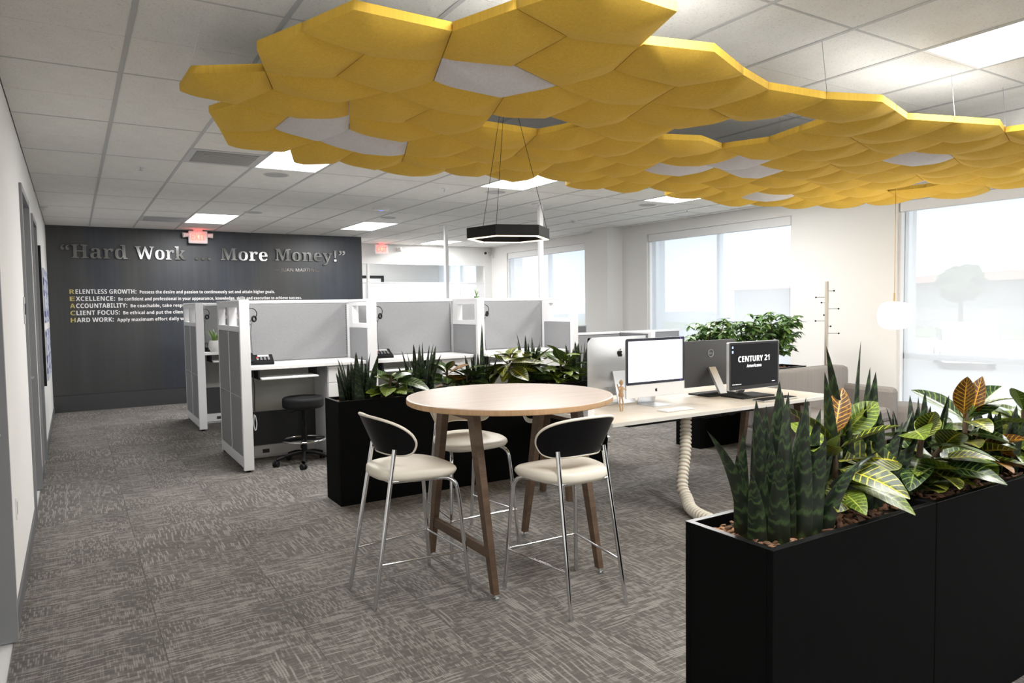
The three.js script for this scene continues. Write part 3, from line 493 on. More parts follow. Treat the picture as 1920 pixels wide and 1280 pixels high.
// ---------------------------------------------------------------- counter stools round the table
function counterStool(x, d, turn, label) {
  const t = thing('counter_stool', label, 'stool', x, 0, d, turn, 'counter stools at the round table');
  const wide = (a) => { const [px, pz] = superEllipse(0.222, 0.232, 3.1)(a); return [px * (1 + 0.17 * pz / 0.232), pz]; };
  const dish = (x, z) => 0.722 - 0.018 * Math.max(0, z / 0.2) ** 2 - 0.12 * x * x + 0.004;
  const seat = loft(wide, [[0, 0.650], [0.80, 0.650], [0.95, 0.662], [1.0, 0.682], [0.985, (a, b) => dish(a, b) - 0.012], [0.93, (a, b) => dish(a, b) - 0.003], [0.7, dish], [0.35, (a, b) => dish(a, b) - 0.004], [0, 0.716]], 44); seat.translate(0, 0, 0.03);
  part(t, 'seat', seat, MT.cream, 'cream upholstered seat');
  for (const s of [-1, 1]) {
    part(t, 'leg', rod([s * 0.18, 0, -0.27], [s * 0.150, 0.83, -0.125], 0.0115, 0.0125, 12), MT.chrome);
    part(t, 'leg', tube([[s * 0.25, 0, 0.265], [s * 0.232, 0.30, 0.240], [s * 0.216, 0.56, 0.218], [s * 0.208, 0.615, 0.206], [s * 0.19, 0.644, 0.17], [s * 0.165, 0.648, 0.10]], 0.0115, 30, 12), MT.chrome);
    part(t, 'seat_rail', rod([s * 0.165, 0.645, 0.10], [s * 0.156, 0.660, -0.155], 0.009), MT.chrome);
    part(t, 'foot_rail', rod([s * 0.172, 0.232, -0.229], [s * 0.236, 0.232, 0.246], 0.0065), MT.chrome);
    const k = new THREE.SphereGeometry(0.012, 12, 8); k.translate(s * 0.236, 0.232, 0.252); part(t, 'rail_knob', k, MT.chrome);
  }
  part(t, 'foot_rail', rod([-0.236, 0.232, 0.246], [0.236, 0.232, 0.246], 0.0065), MT.chrome);
  part(t, 'back_rail', rod([-0.157, 0.660, -0.155], [0.157, 0.660, -0.155], 0.009), MT.chrome);
  const FM = 1.22, at = (f, v, off) => {                              // wrap-round back shell: f angle -1..1, v height 0..1
    const s = Math.abs(f), hh = 0.104 * Math.pow(Math.max(0, 1 - s ** 3.2), 0.5), yc = 0.905 - 0.052 * s * s, y = yc + (v * 2 - 1) * hh, a = f * FM;
    const lean = (y - 0.81) * 0.42, R = 0.205 + lean - off; return [R * 1.06 * Math.sin(a), y, 0.045 - R * Math.cos(a)];
  };
  part(t, 'back_shell', grid(40, 10, (u, v) => at(1 - u * 2, v, 0)), MT.blackShell, 'black outer back shell');
  part(t, 'back_lining', grid(40, 10, (u, v) => at(u * 2 - 1, v, 0.013)), MT.cream, 'cream inner back lining');
  const edge = []; for (let k = 0; k <= 40; k++) edge.push(at(-0.998 + 1.996 * k / 40, 1, 0.006)); for (let k = 1; k < 40; k++) edge.push(at(0.998 - 1.996 * k / 40, 0, 0.006));
  part(t, 'piping', new THREE.TubeGeometry(new THREE.CatmullRomCurve3(edge.map((p) => new THREE.Vector3(...p)), true, 'centripetal'), 160, 0.0078, 8, true), MT.cream, 'cream edge piping');
  return t;
}
counterStool(1.55, 3.67, Math.PI / 2 + 0.03, 'cream and black counter stool on the aisle side of the round table');
counterStool(2.25, 3.09, Math.PI, 'cream and black counter stool on the side of the round table away from the plants');
counterStool(2.22, 4.21, 0, 'cream counter stool between the round table and the planter');

// ---------------------------------------------------------------- planters, bark and plants
function planter(x0, d0, units, len, height, depth, label, turn = 0) {
  for (let k = 0; k < units; k++) {
    const x = x0 + k * len, t = thing('planter_box', label(k), 'planter', x, 0, d0);
    const T = 0.022, w = len - 0.004;
    part(t, 'planter_wall', merge(box(0, w, 0, height, 0, T, 0.002), box(0, w, 0, height, depth - T, depth, 0.002), box(0, T, 0, height, T, depth - T, 0.002), box(w - T, w, 0, height, T, depth - T, 0.002), box(T, w - T, 0.02, 0.04, T, depth - T)), MT.planter);
    part(t, 'rim', merge(box(0, w, height, height + 0.002, 0, T), box(0, w, height, height + 0.002, depth - T, depth), box(0, T, height, height + 0.002, T, depth - T), box(w - T, w, height, height + 0.002, T, depth - T)), MT.planterRim);
    part(t, 'soil', box(T, w - T, height - 0.25, height - 0.04, T, depth - T), MT.soil);
    const n = 380, chip = new THREE.IcosahedronGeometry(1, 0), chips = new THREE.InstancedMesh(chip, MT.bark, n), q = new THREE.Object3D(), c = new THREE.Color();
    for (let i = 0; i < n; i++) {
      q.position.set(rr(T + 0.02, w - T - 0.02), height - 0.04 + rr(0, 0.02), -rr(T + 0.015, depth - T - 0.015)); q.rotation.set(rr(-0.5, 0.5), rr(0, 6.28), rr(-0.5, 0.5)); q.scale.set(rr(0.014, 0.034), rr(0.004, 0.009), rr(0.008, 0.016)); q.updateMatrix(); chips.setMatrixAt(i, q.matrix);
      const v = rr(0.5, 1.9); chips.setColorAt(i, c.setRGB(v * rr(0.9, 1.15), v, v * rr(0.75, 1.05)));
    }
    chips.name = 'bark_mulch'; chips.userData = { kind: 'stuff', label: 'brown bark chips' }; chips.castShadow = chips.receiveShadow = true; t.add(chips);
  }
}
planter(1.735, 1.355, 3, 0.905, 0.85, 0.355, (k) => ['black planter box at the aisle end of the near plant row', 'black planter box in the middle of the near plant row', 'black planter box at the window end of the near plant row'][k]);
planter(1.765, 5.48, 3, 0.91, 0.84, 0.355, (k) => ['black planter box at the aisle end of the row behind the table', 'black planter box in the middle of the row behind the table', 'black planter box at the desk end of the row behind the table'][k]);
planter(5.72, 5.42, 2, 0.91, 0.80, 0.355, (k) => ['black planter box behind the sofa at the cubicle end', 'black planter box behind the sofa at the coat stand end'][k]);

function swordLeaf(base, h, w, lean, dir, twist, face = dir + Math.PI / 2) {           // one upright sansevieria leaf
  const cd = Math.cos(dir), sd = Math.sin(dir);
  return grid(6, 16, (u, v) => {
    const k = u * 2 - 1, taper = v < 0.06 ? 0.55 + v * 5 : Math.min(1, 0.85 + 0.3 * Math.sin(v * 2.4)) * Math.pow(Math.max(0.001, 1 - Math.pow(v, 2.6)), 0.85);
    const a = twist * v + face, hw = w * 0.5 * taper, out = lean * v * v * h;
    const gut = 0.32 * hw * (k * k - 0.4);
    return [base[0] + cd * out + Math.sin(a) * gut + Math.cos(a) * k * hw, base[1] + h * v * (1 - 0.22 * lean * lean * v), base[2] + sd * out - Math.cos(a) * gut + Math.sin(a) * k * hw];
  });
}
function snakePlant(x, y, d, label, leaves) {
  const t = thing('snake_plant', label, 'plant', x, y, d, 0, 'snake plants in the planters');
  for (const [bx, bz, h, w, lean, dir, tw, face] of leaves) part(t, 'leaf', swordLeaf([bx, -0.03, bz], h, w, lean, dir, tw, face), MT.snake);
  return t;
}
function bunch(few, hMin, hMax, w, spread) {
  const out = [], n = Math.round(few * 1.5); for (let i = 0; i < n; i++) { const a = i * 2.4 + rr(0, 0.7), r = spread * Math.sqrt((i + 0.5) / n); out.push([r * Math.cos(a), r * 0.8 * Math.sin(a), rr(hMin, hMax) * (1 - 0.12 * r / spread), w * rr(0.9, 1.35), rr(0.03, 0.22) * (0.4 + r / spread), a + rr(-0.6, 0.6), rr(-0.7, 0.7)]); }
  return out;
}
function crotonLeafGeo(len, w, droop, fold) {                            // leaf along +x from the origin
  return grid(8, 14, (u, v) => {
    const k = u * 2 - 1, prof = Math.pow(Math.sin(Math.PI * Math.pow(Math.max(0, (v - 0.10) / 0.90), 0.82)), 0.75) || 0, hw = v < 0.10 ? 0.035 * w : w * 0.5 * Math.max(0.04, prof);
    const a = droop * v; return [len * (v - 0.18 * Math.abs(droop) * v * v), -Math.sin(a) * len * v * 0.55 + fold * Math.abs(k) * hw + 0.004 * Math.sin(v * 21 + k * 2) * Math.abs(k), k * hw];
  });
}
const CGEO = [crotonLeafGeo(1, 0.44, 0.5, 0.28), crotonLeafGeo(1, 0.50, 1.1, 0.20), crotonLeafGeo(1, 0.42, 0.15, 0.34), crotonLeafGeo(1, 0.54, 0.85, 0.14)];
function croton(x, y, d, label, spec) {                                   // spec: stems [height, tiltX, tiltZ], n leaves, length, tones, hand-set leaves
  const t = thing('croton_plant', label, 'plant', x, y, d, 0, 'croton plants in the planters');
  const { stems = [[0.2, 0, 0]], n: few = 12, len = 0.2, tones = [0, 1, 2], extra = [], low = 0.12 } = spec, leaves = [], n = Math.round(few * 1.5);
  for (const [h, tx, tz] of stems) {
    part(t, 'stem', tube([[0, -0.05, 0], [tx * 0.4, h * 0.5, tz * 0.4], [tx, h, tz]], 0.011, 10, 7), MT.stem);
    for (let i = 0; i < n; i++) { const f = low + (1 - low) * (i / n), a = i * 2.399 + rr(-0.3, 0.3), up = Math.max(h * f < 0.15 ? 0.3 : -1, -0.35 + 1.25 * Math.pow(i / n, 1.4) + rr(-0.15, 0.15)); leaves.push([tx * f, h * f, tz * f, a, up, len * rr(0.85, 1.25) * (1 - 0.22 * i / n), tones[Math.floor(rnd() * tones.length)], Math.floor(rnd() * 4), rr(-0.5, 0.5)]); }
  }
  for (const [lx, ly, lz, a, tilt, l, tone, shape, roll] of [...leaves, ...extra]) {
    const drop = [0.26, 0.49, 0.08, 0.41][shape], low = (u) => ly + 1.2 * l * (Math.sin(u) - drop * Math.cos(u)) < 0.085 && Math.abs(lz + 1.2 * l * Math.sin(a) * Math.cos(u)) > 0.10; let up = tilt; while (low(up) && up < 1.2) up += 0.1;   // leaves clear the planter rim
    const m = part(t, 'leaf', CGEO[shape], CROTON[tone]); m.position.set(lx, ly, lz); m.rotation.order = 'YZX'; m.rotation.set(roll, -a, up); m.scale.setScalar(l * 1.2);
  }
  return t;
}
const TOPA = 0.80, TOPB = 0.79;
// the near row
snakePlant(1.985, TOPA, 1.55, 'dense dark snake plant at the aisle corner of the near planter', [
  [-0.13, 0.02, 0.46, 0.055, 0.50, Math.PI - 0.15, 0.5], [-0.10, 0.05, 0.44, 0.05, 0.12, Math.PI, 0.3], [-0.08, -0.05, 0.40, 0.05, 0.08, 2.4, -0.3], [-0.05, 0.03, 0.36, 0.055, 0.05, 2.0, 0.2], [-0.02, -0.04, 0.47, 0.06, 0.05, 1.2, 0.1], [0.0, 0.04, 0.52, 0.06, 0.03, 0.4, -0.2], [0.03, -0.02, 0.55, 0.06, 0.03, 0.2, 0.2], [0.05, 0.05, 0.50, 0.055, 0.05, 0.8, 0.4], [0.07, -0.06, 0.45, 0.06, 0.08, -0.5, -0.3], [0.09, 0.02, 0.48, 0.055, 0.1, 0, 0.3], [0.11, -0.03, 0.42, 0.05, 0.2, -0.2, 0.4], [-0.11, -0.02, 0.33, 0.05, 0.18, 2.8, 0.2], [0.02, 0.07, 0.34, 0.06, 0.1, 1.5, 0], [-0.04, 0.08, 0.30, 0.06, 0.1, 1.8, 0.2], [0.08, 0.08, 0.32, 0.055, 0.2, 1.0, 0.2], [0.13, 0.05, 0.34, 0.05, 0.75, 0.35, 0.3], [-0.07, 0.09, 0.27, 0.05, 0.15, 2.2, -0.2], [0.12, -0.06, 0.5, 0.05, 0.06, -1, 0.3], [-0.09, 0.1, 0.36, 0.06, 0.12, 2.4, 0.3], [-0.01, 0.11, 0.42, 0.065, 0.06, 1.6, -0.2], [0.05, 0.11, 0.38, 0.06, 0.1, 1.3, 0.3], [-0.06, 0.0, 0.5, 0.06, 0.06, 2.9, 0.3], [0.10, 0.1, 0.3, 0.06, 0.4, 0.8, 0.3], [-0.14, 0.07, 0.3, 0.055, 0.3, 2.7, 0.3], [0.15, 0.0, 0.44, 0.055, 0.18, 0, 0.2]].map((q, i) => [q[0] * 1.15, q[1], q[2], q[3] * 1.15, ...q.slice(4), 0.9 + 0.5 * Math.sin(i * 2.1)]));
croton(2.285, TOPA, 1.53, 'yellow veined croton with broad green leaves beside the dense snake plant', { stems: [[0.30, 0.02, 0.0]], n: 9, len: 0.23, tones: [0, 2, 0], low: 0.35, extra: [[0.0, 0.22, 0.02, 0.35, 0.10, 0.27, 0, 0, 0.7], [0.02, 0.20, 0.04, -0.5, 0.05, 0.24, 0, 0, 0.5], [0.04, 0.19, 0.05, 0.65, -0.1, 0.15, 3, 0, 0.6], [0.0, 0.14, 0.05, 1.4, -0.75, 0.20, 2, 1, 0.2], [-0.02, 0.12, 0.04, 2.2, -0.5, 0.16, 2, 0, 0.3], [0.02, 0.30, 0.0, 0.2, 0.55, 0.20, 2, 2, 0.9], [0, 0.30, 0, -0.3, 1.1, 0.17, 3, 2, 0.2], [-0.01, 0.27, 0.02, 3.0, 0.35, 0.20, 2, 0, 0.5]] });
snakePlant(2.50, TOPA, 1.57, 'tall banded snake plant rising highest in the near planter', [
  [-0.10, 0.0, 0.66, 0.062, 0.16, Math.PI, 0.5], [-0.02, -0.02, 0.67, 0.055, 0.06, 0.3, 0.9], [0.03, 0.02, 0.55, 0.066, 0.05, 0.3, 0.4], [0.07, -0.03, 0.56, 0.045, 0.08, 0, 0.3], [-0.20, 0.03, 0.57, 0.065, 0.10, Math.PI, 0.2], [-0.05, 0.05, 0.46, 0.05, 0.08, 2.5, 0.5], [0.02, 0.06, 0.38, 0.06, 0.05, 1.5, 0.2], [0.09, 0.04, 0.36, 0.06, 0.25, 0.3, 0.3], [0.12, 0.03, 0.40, 0.05, 0.35, 0.2, 0.4], [-0.08, 0.07, 0.32, 0.06, 0.1, 2, 0.2], [0.06, 0.08, 0.28, 0.055, 0.2, 1.2, 0.1], [-0.03, 0.08, 0.42, 0.06, 0.06, 1.8, 0.2], [0.13, 0.06, 0.33, 0.055, 0.3, 0.6, 0.2], [-0.14, 0.05, 0.4, 0.06, 0.1, 2.6, 0.2]].map((q, i) => [...q, 1.0 + 0.45 * Math.sin(i * 1.7)]));
croton(2.80, TOPA, 1.52, 'dark glossy croton with one hanging leaf in the near planter', { stems: [[0.26, 0.0, 0.02], [0.2, 0.08, 0.05]], n: 10, len: 0.22, tones: [1, 1, 2, 0], extra: [[0.05, 0.13, 0.06, 1.2, -0.85, 0.20, 1, 3, 0.3], [0.02, 0.17, 0.06, 0.35, 0.0, 0.30, 1, 0, 0.35], [-0.02, 0.26, 0, 2.7, 0.5, 0.20, 2, 3, 0.5]] });
snakePlant(2.98, TOPA, 1.61, 'short spiky snake plant in front of the window behind the glossy croton', bunch(9, 0.38, 0.47, 0.05, 0.10));
croton(3.22, TOPA, 1.55, 'orange veined croton standing in front of the shaded window', { stems: [[0.30, 0.02, 0], [0.22, 0.1, 0.03]], n: 11, len: 0.21, tones: [0, 3, 1, 2], extra: [[0.0, 0.27, 0, 0.2, 0.55, 0.24, 1, 2, 0.6], [0, 0.28, 0, 2.6, 1.25, 0.17, 3, 2, 0.2], [0.06, 0.26, 0, 0.4, 1.35, 0.17, 3, 2, 0.4]] });
snakePlant(3.46, TOPA, 1.55, 'snake plant between two crotons at the window end of the near row', bunch(10, 0.30, 0.42, 0.055, 0.11));
croton(3.72, TOPA, 1.53, 'bright green croton in the last near planter', { stems: [[0.27, 0, 0], [0.2, 0.1, 0.04]], n: 12, len: 0.22, tones: [2, 0, 1] });
snakePlant(4.15, TOPA, 1.53, 'snake plant at the window end of the last near planter', bunch(11, 0.32, 0.48, 0.055, 0.12));
// the row behind the table
snakePlant(1.99, TOPB, 5.66, 'dark snake plant at the aisle end of the row behind the table', bunch(17, 0.34, 0.52, 0.06, 0.14));
croton(2.24, TOPB, 5.62, 'pale green croton next to the aisle snake plant behind the table', { stems: [[0.22, 0.02, 0.03], [0.18, 0.1, 0.02]], n: 9, len: 0.21, tones: [2, 1, 2], extra: [[0.05, 0.16, 0.08, 0.9, -0.6, 0.26, 1, 1, 0.3]] });
snakePlant(2.56, TOPB, 5.68, 'snake plant with a bright leaf in the middle of the row behind the table', bunch(12, 0.36, 0.55, 0.06, 0.12));
croton(2.80, TOPB, 5.63, 'dark brown tinged croton behind the edge of the round table', { stems: [[0.24, 0, 0]], n: 14, len: 0.2, tones: [1, 3, 1, 1] });
croton(3.02, TOPB, 5.68, 'deep green croton behind the middle of the round table', { stems: [[0.2, 0, 0], [0.16, 0.08, 0]], n: 11, len: 0.22, tones: [1, 1] });
snakePlant(3.17, TOPB, 5.70, 'snake plant with one very broad tall leaf behind the table', [...bunch(9, 0.28, 0.42, 0.05, 0.12), [0.0, 0.02, 0.66, 0.10, 0.03, 0, 0.1]]);
croton(3.42, TOPB, 5.60, 'large yellow croton with a bare brown stem behind the table', { stems: [[0.34, 0.01, 0.02]], n: 13, len: 0.24, tones: [0, 0, 2, 0], low: 0.5, extra: [[0, 0.20, 0.02, 2.9, 0.05, 0.27, 0, 0, 0.5], [0, 0.21, 0.03, 0.3, 0.1, 0.25, 0, 0, 0.6]] });
croton(3.66, TOPB, 5.66, 'upright green croton between the yellow croton and the last plants behind the table', { stems: [[0.32, 0.0, 0], [0.24, 0.06, 0.02]], n: 11, len: 0.23, tones: [1, 2, 1] });
snakePlant(3.74, TOPB, 5.74, 'thin snake plant behind the yellow croton', bunch(9, 0.45, 0.62, 0.05, 0.09));
croton(4.02, TOPB, 5.62, 'lime green croton close to the computers', { stems: [[0.30, 0.0, 0.02], [0.24, 0.09, 0]], n: 12, len: 0.24, tones: [2, 2, 1] });
snakePlant(4.27, TOPB, 5.68, 'snake plant at the desk end of the row behind the table', bunch(11, 0.40, 0.52, 0.055, 0.12));
// leafy trees behind the sofa
function umbrellaTree(x, d, h, spread, label) {
  const t = thing('umbrella_tree', label, 'plant', x, 0.75, d, 0, 'umbrella trees behind the sofa');
  const leaf = grid(2, 4, (u, v) => [0.075 * v, -0.02 * v * v, (u - 0.5) * 0.034 * Math.sin(Math.PI * Math.min(1, 0.12 + v * 0.88))]);
  const dark = [], light = [];
  for (let s = 0; s < 7; s++) {
    const a = s * 2.4, top = [spread * 0.55 * Math.cos(a) * rr(0.4, 1), h * rr(0.72, 0.95), 0.6 * spread * Math.sin(a) * rr(0.4, 1)];
    part(t, 'stem', tube([[0.04 * Math.cos(a), -0.05, 0.04 * Math.sin(a)], [top[0] * 0.35, top[1] * 0.5, top[2] * 0.35], top], 0.007, 10, 6), MT.stem);
    for (let c = 0; c < 24; c++) {
      const f = rr(0.35, 1), ca = rr(0, 6.28), cr = spread * rr(0.05, 0.42), o = new THREE.Object3D(), base = [top[0] * f + cr * Math.cos(ca), top[1] * f + rr(-0.05, 0.12), top[2] * f + 0.7 * cr * Math.sin(ca)];
      for (let k = 0; k < 7; k++) { o.position.set(...base); o.rotation.order = 'YZX'; o.rotation.set(rr(-0.3, 0.3), k * 0.9 + rr(-0.2, 0.2), rr(-0.5, 0.25)); o.scale.setScalar(rr(0.9, 1.5)); o.updateMatrix(); (rnd() < 0.3 ? light : dark).push(leaf.clone().applyMatrix4(o.matrix)); }
    }
  }
  for (const [n, g, m] of [['foliage', dark, MT.umbrellaLeaf], ['young_foliage', light, MT.umbrellaLeafLight]]) { const p = part(t, n, merge(g), m); p.userData.kind = 'stuff'; }
}
umbrellaTree(6.05, 5.60, 0.66, 0.46, 'umbrella tree behind the monitors at the cubicle end of the sofa planter');
umbrellaTree(6.62, 5.62, 0.70, 0.50, 'umbrella tree in the middle of the sofa planter');
umbrellaTree(7.18, 5.60, 0.70, 0.50, 'umbrella tree with bare lower stems near the coat stand');

// ---------------------------------------------------------------- cubicles
const PH = 1.675;
// partition running away from the viewer at x (faces sideways), front end at d0, divided into bays; every bay: window over fabric
function sidePartition(x0, x1, d0, bays, label, opts = {}) {
  const t = thing('cubicle_partition', label, 'partition'), BW = 0.60, d1 = d0 + 0.045 + bays * BW + 0.03, low = opts.low, H = opts.height ?? PH;
  part(t, 'end_post', box(x0 - 0.012, x1 + 0.012, 0.02, H, d0, d0 + 0.045, 0.004), MT.panelWhite);
  part(t, 'top_cap', box(x0 - 0.004, x1 + 0.004, H - 0.03, H, d0 + 0.045, d1, 0.004), MT.panelWhite);
  part(t, 'base_rail', box(x0 + 0.002, x1 - 0.002, 0.03, 0.135, d0 + 0.045, d1, 0.003), MT.panelWhite);
  part(t, 'far_post', box(x0, x1, 0.02, H - 0.03, d1 - 0.03, d1, 0.003), MT.panelWhite);
  for (const d of [d0 + 0.03, d1 - 0.05]) part(t, 'glide', box((x0 + x1) / 2 - 0.02, (x0 + x1) / 2 + 0.02, 0, 0.03, d, d + 0.04), MT.black);
  for (let k = 0; k < bays; k++) {
    const a = d0 + 0.045 + k * BW, b = a + BW;
    part(t, 'core', box(x0 + 0.012, x1 - 0.012, 0.135, 1.365, a, b), MT.panelWhite);
    for (const [s, xa, xb] of [[0, x0, x0 + 0.012], [1, x1 - 0.012, x1]]) {
      part(t, 'fabric_tile', box(xa, xb, 0.142, 0.713, a + 0.014, b - 0.014, 0.003), MT.fabric); part(t, 'fabric_tile', box(xa, xb, 0.725, 1.36, a + 0.014, b - 0.014, 0.003), MT.fabric); if (k < bays - 1) part(t, 'stile', box(xa + (s ? 0.002 : -0.003), xb + (s ? 0.003 : -0.002), 0.136, 1.364, b - 0.013, b + 0.013), MT.panelWhite);
    }
    const w = part(t, 'window_frame', merge(box(x0, x1, 1.365, 1.415, a, b), box(x0, x1, 1.605, 1.645, a, b), box(x0, x1, 1.415, 1.605, a, a + 0.045), box(x0, x1, 1.415, 1.605, b - 0.045, b)), MT.panelWhite);
    const g = new THREE.PlaneGeometry(BW - 0.09, 0.19); g.rotateY(Math.PI / 2); g.translate((x0 + x1) / 2, 1.51, -(a + b) / 2); part(w, 'pane', g, MT.glass);
  }
  return t;
}
// spine partition facing the viewer between x0 and x1
function spine(x0, x1, d, label, cells) {
  const t = thing('cubicle_partition', label, 'partition');
  part(t, 'top_cap', box(x0, x1, PH - 0.035, PH, d - 0.004, d + 0.07, 0.004), MT.panelWhite);
  part(t, 'core', box(x0, x1, 0.0, PH - 0.035, d + 0.012, d + 0.058), MT.panelWhite);
  for (const [a, b] of cells) {
    part(t, 'fabric_tile', box(a + 0.004, b - 0.004, 1.03, PH - 0.04, d, d + 0.012, 0.003), MT.fabric);
    part(t, 'lower_panel', box(a + 0.004, b - 0.004, 0.50, 0.965, d, d + 0.012, 0.002), MT.creamPanel);
    part(t, 'kick_panel', box(a + 0.004, b - 0.004, 0.135, 0.494, d, d + 0.012, 0.002), MT.kick);
    const r = part(t, 'base_rail', box(a + 0.004, b - 0.004, 0.02, 0.128, d - 0.006, d + 0.012, 0.003), MT.panelWhite);
    for (const f of [0.18, 0.52, 0.86]) part(r, 'outlet', box(a + (b - a) * f, a + (b - a) * f + 0.07, 0.05, 0.09, d - 0.009, d - 0.005), MT.ventDark);
    part(t, 'slotted_strip', merge(...Array.from({ length: 28 }, (_, k) => box(b - 0.02, b - 0.012, 1.06 + k * 0.02, 1.07 + k * 0.02, d - 0.0015, d + 0.001))), MT.ventDark);
    part(t, 'fabric_tile', box(a + 0.004, b - 0.004, 0.14, PH - 0.04, d + 0.058, d + 0.07, 0.003), MT.fabric);
  }
  return t;
}
function workstation(x0, x1, d0, d1, tag, opt = {}) {
  const w = thing('worktop', 'white worktop ' + tag, 'worktop', x0, 0, d0);
  part(w, 'work_surface', box(0.003, x1 - x0 - 0.003, 0.985, 1.022, 0.03, d1 - d0, 0.004), MT.white);
  const sidePanel = part(w, 'side_support', box(0.004, 0.022, 0.20, 0.984, 0.10, 0.40, 0.003), MT.panelWhite);
  const c = thing('drawer_cabinet', 'white drawer cabinet below the worktop ' + tag, 'cabinet', x1 - 0.41, 0, d0 + 0.06);
  part(c, 'body', box(0, 0.40, 0.03, 0.983, 0.022, d1 - d0 - 0.09), MT.panelWhite);
  for (const [y0, y1] of [[0.81, 0.975], [0.64, 0.804], [0.34, 0.634], [0.04, 0.334]]) { const q = part(c, 'drawer', box(0.003, 0.397, y0, y1, 0, 0.02, 0.003), MT.white); part(q, 'pull', box(0.14, 0.26, y1 - 0.02, y1 - 0.008, -0.012, 0.0, 0.003), MT.alu); }
  if (!opt.bare) {
    const k = thing('keyboard_tray', 'slim keyboard tray hung under the worktop ' + tag, 'tray', x0 + 0.10, 0, d0);
    part(k, 'tray', box(0, 0.56, 0.888, 0.906, -0.03, 0.26, 0.004), MT.white); part(k, 'tray_arm', merge(box(-0.02, -0.005, 0.89, 0.983, 0.03, 0.36), box(-0.012, 0.004, 0.89, 0.905, 0.03, 0.2)), MT.blackSoft); part(k, 'tray_arm', merge(box(0.565, 0.58, 0.89, 0.983, 0.03, 0.36), box(0.556, 0.572, 0.89, 0.905, 0.03, 0.2)), MT.blackSoft);
  }
  if (!opt.noPhone) {
    const p = thing('desk_phone', 'black desk phone with pale keys on the worktop ' + tag, 'phone', x0 + 0.16, 1.022, d0 + 0.28, -0.12);
    const wedge = new THREE.Shape(); wedge.moveTo(0.09, 0.0); wedge.lineTo(-0.09, 0.0); wedge.lineTo(-0.09, 0.085); wedge.lineTo(0.09, 0.018); const e = new THREE.ExtrudeGeometry(wedge, { depth: 0.24, bevelEnabled: true, bevelSize: 0.004, bevelThickness: 0.004, bevelSegments: 1 }); e.rotateY(-Math.PI / 2); e.translate(0.12, 0.004, 0); part(p, 'phone_body', e, MT.black);
    const tilt = (g) => { g.rotateX(0.356); g.translate(0, 0.062, 0.0); return g; };
    part(p, 'handset', tilt(lbox(0.05, 0.03, 0.19, -0.09, 0.012, 0, 0.012)), MT.blackSoft);
    part(p, 'display', tilt(lbox(0.11, 0.004, 0.045, 0.03, 0.002, -0.055)), MT.keyGrey);
    for (let a = 0; a < 4; a++) for (let b = 0; b < 3; b++) part(p, 'key', tilt(lbox(0.022, 0.008, 0.015, -0.03 + a * 0.036, 0.003, -0.012 + b * 0.026, 0.003)), a === 0 && b === 0 ? MT.redDot : MT.phoneKey);
  }
}
function headset(x, d, y, tag) {
  const t = thing('headset', 'black headset hanging from a clip ' + tag, 'headset', x, y, d, 0, 'headsets hung on the cubicle posts');
  part(t, 'hook', merge(tube([[0, 0.16, 0], [0.012, 0.17, 0.0], [0.02, 0.15, 0], [0.02, 0.10, 0]], 0.0025, 12, 6), lbox(0.004, 0.03, 0.02, 0.002, 0.155, 0)), MT.steel);
  const band = new THREE.TorusGeometry(0.052, 0.004, 8, 28, 4.6); band.rotateZ(-0.7); band.translate(0.022, 0.06, 0); part(t, 'headband', band, MT.black);
  const cup = new THREE.TorusGeometry(0.024, 0.010, 8, 18); cup.rotateY(0.6); cup.translate(0.045, 0.01, 0.01); part(t, 'ear_cushion', cup, MT.blackSoft);
  part(t, 'microphone', tube([[0.03, 0.01, 0.01], [0.0, -0.02, 0.02], [0.005, -0.05, 0.03]], 0.003, 10, 6), MT.black);
  part(t, 'cable', tube([[0.03, 0.0, 0], [0.012, -0.12, 0], [0.02, -0.3, 0.0], [0.02, -0.42, 0.02]], 0.0022, 16, 5), MT.black);
}
const XP = [[1.37, 1.44], [2.66, 2.73], [3.97, 4.04], [5.32, 5.39]];
for (const [row, d0, ds] of [[0, 7.15, 7.80], [1, 9.96, 10.61]]) {
  const where = row ? 'in the rear cubicle row' : 'in the front cubicle row';
  sidePartition(...XP[0], d0, 2, row ? 'grey and white aisle end panel of the rear cubicle row' : 'grey and white aisle end panel of the front cubicle row');
  spine(XP[0][1] + 0.001, XP[3][0] - 0.001, ds, row ? 'long grey spine panel of the rear cubicle row' : 'long grey spine panel of the front cubicle row', [[XP[0][1] + 0.02, XP[1][0] - 0.02], [XP[1][1] + 0.02, XP[2][0] - 0.02], [XP[2][1] + 0.02, XP[3][0] - 0.02]]);
  const seat = ['aisle', 'middle', 'window side'].map((q) => 'in the ' + (row ? 'rear ' : 'front ') + q + ' cubicle');
  for (let k = 0; k < 3; k++) {
    if (k) dividerPanel(XP[k], d0, ds, 'short grey divider panel before the ' + ['', 'middle', 'last'][k] + ' cubicle ' + where);
    workstation(XP[k][1] + 0.013, XP[k + 1][0] - 0.013, d0 + 0.05, ds - 0.007, seat[k], { bare: row === 1 && k > 0, noPhone: k === 2 });
    if (!(row === 1 && k > 0)) headset(XP[k][1] + 0.013, d0 + 0.03, 1.48, seat[k]);
  }
  dividerPanel(XP[3], d0, ds, 'grey end divider panel towards the windows ' + where);
}
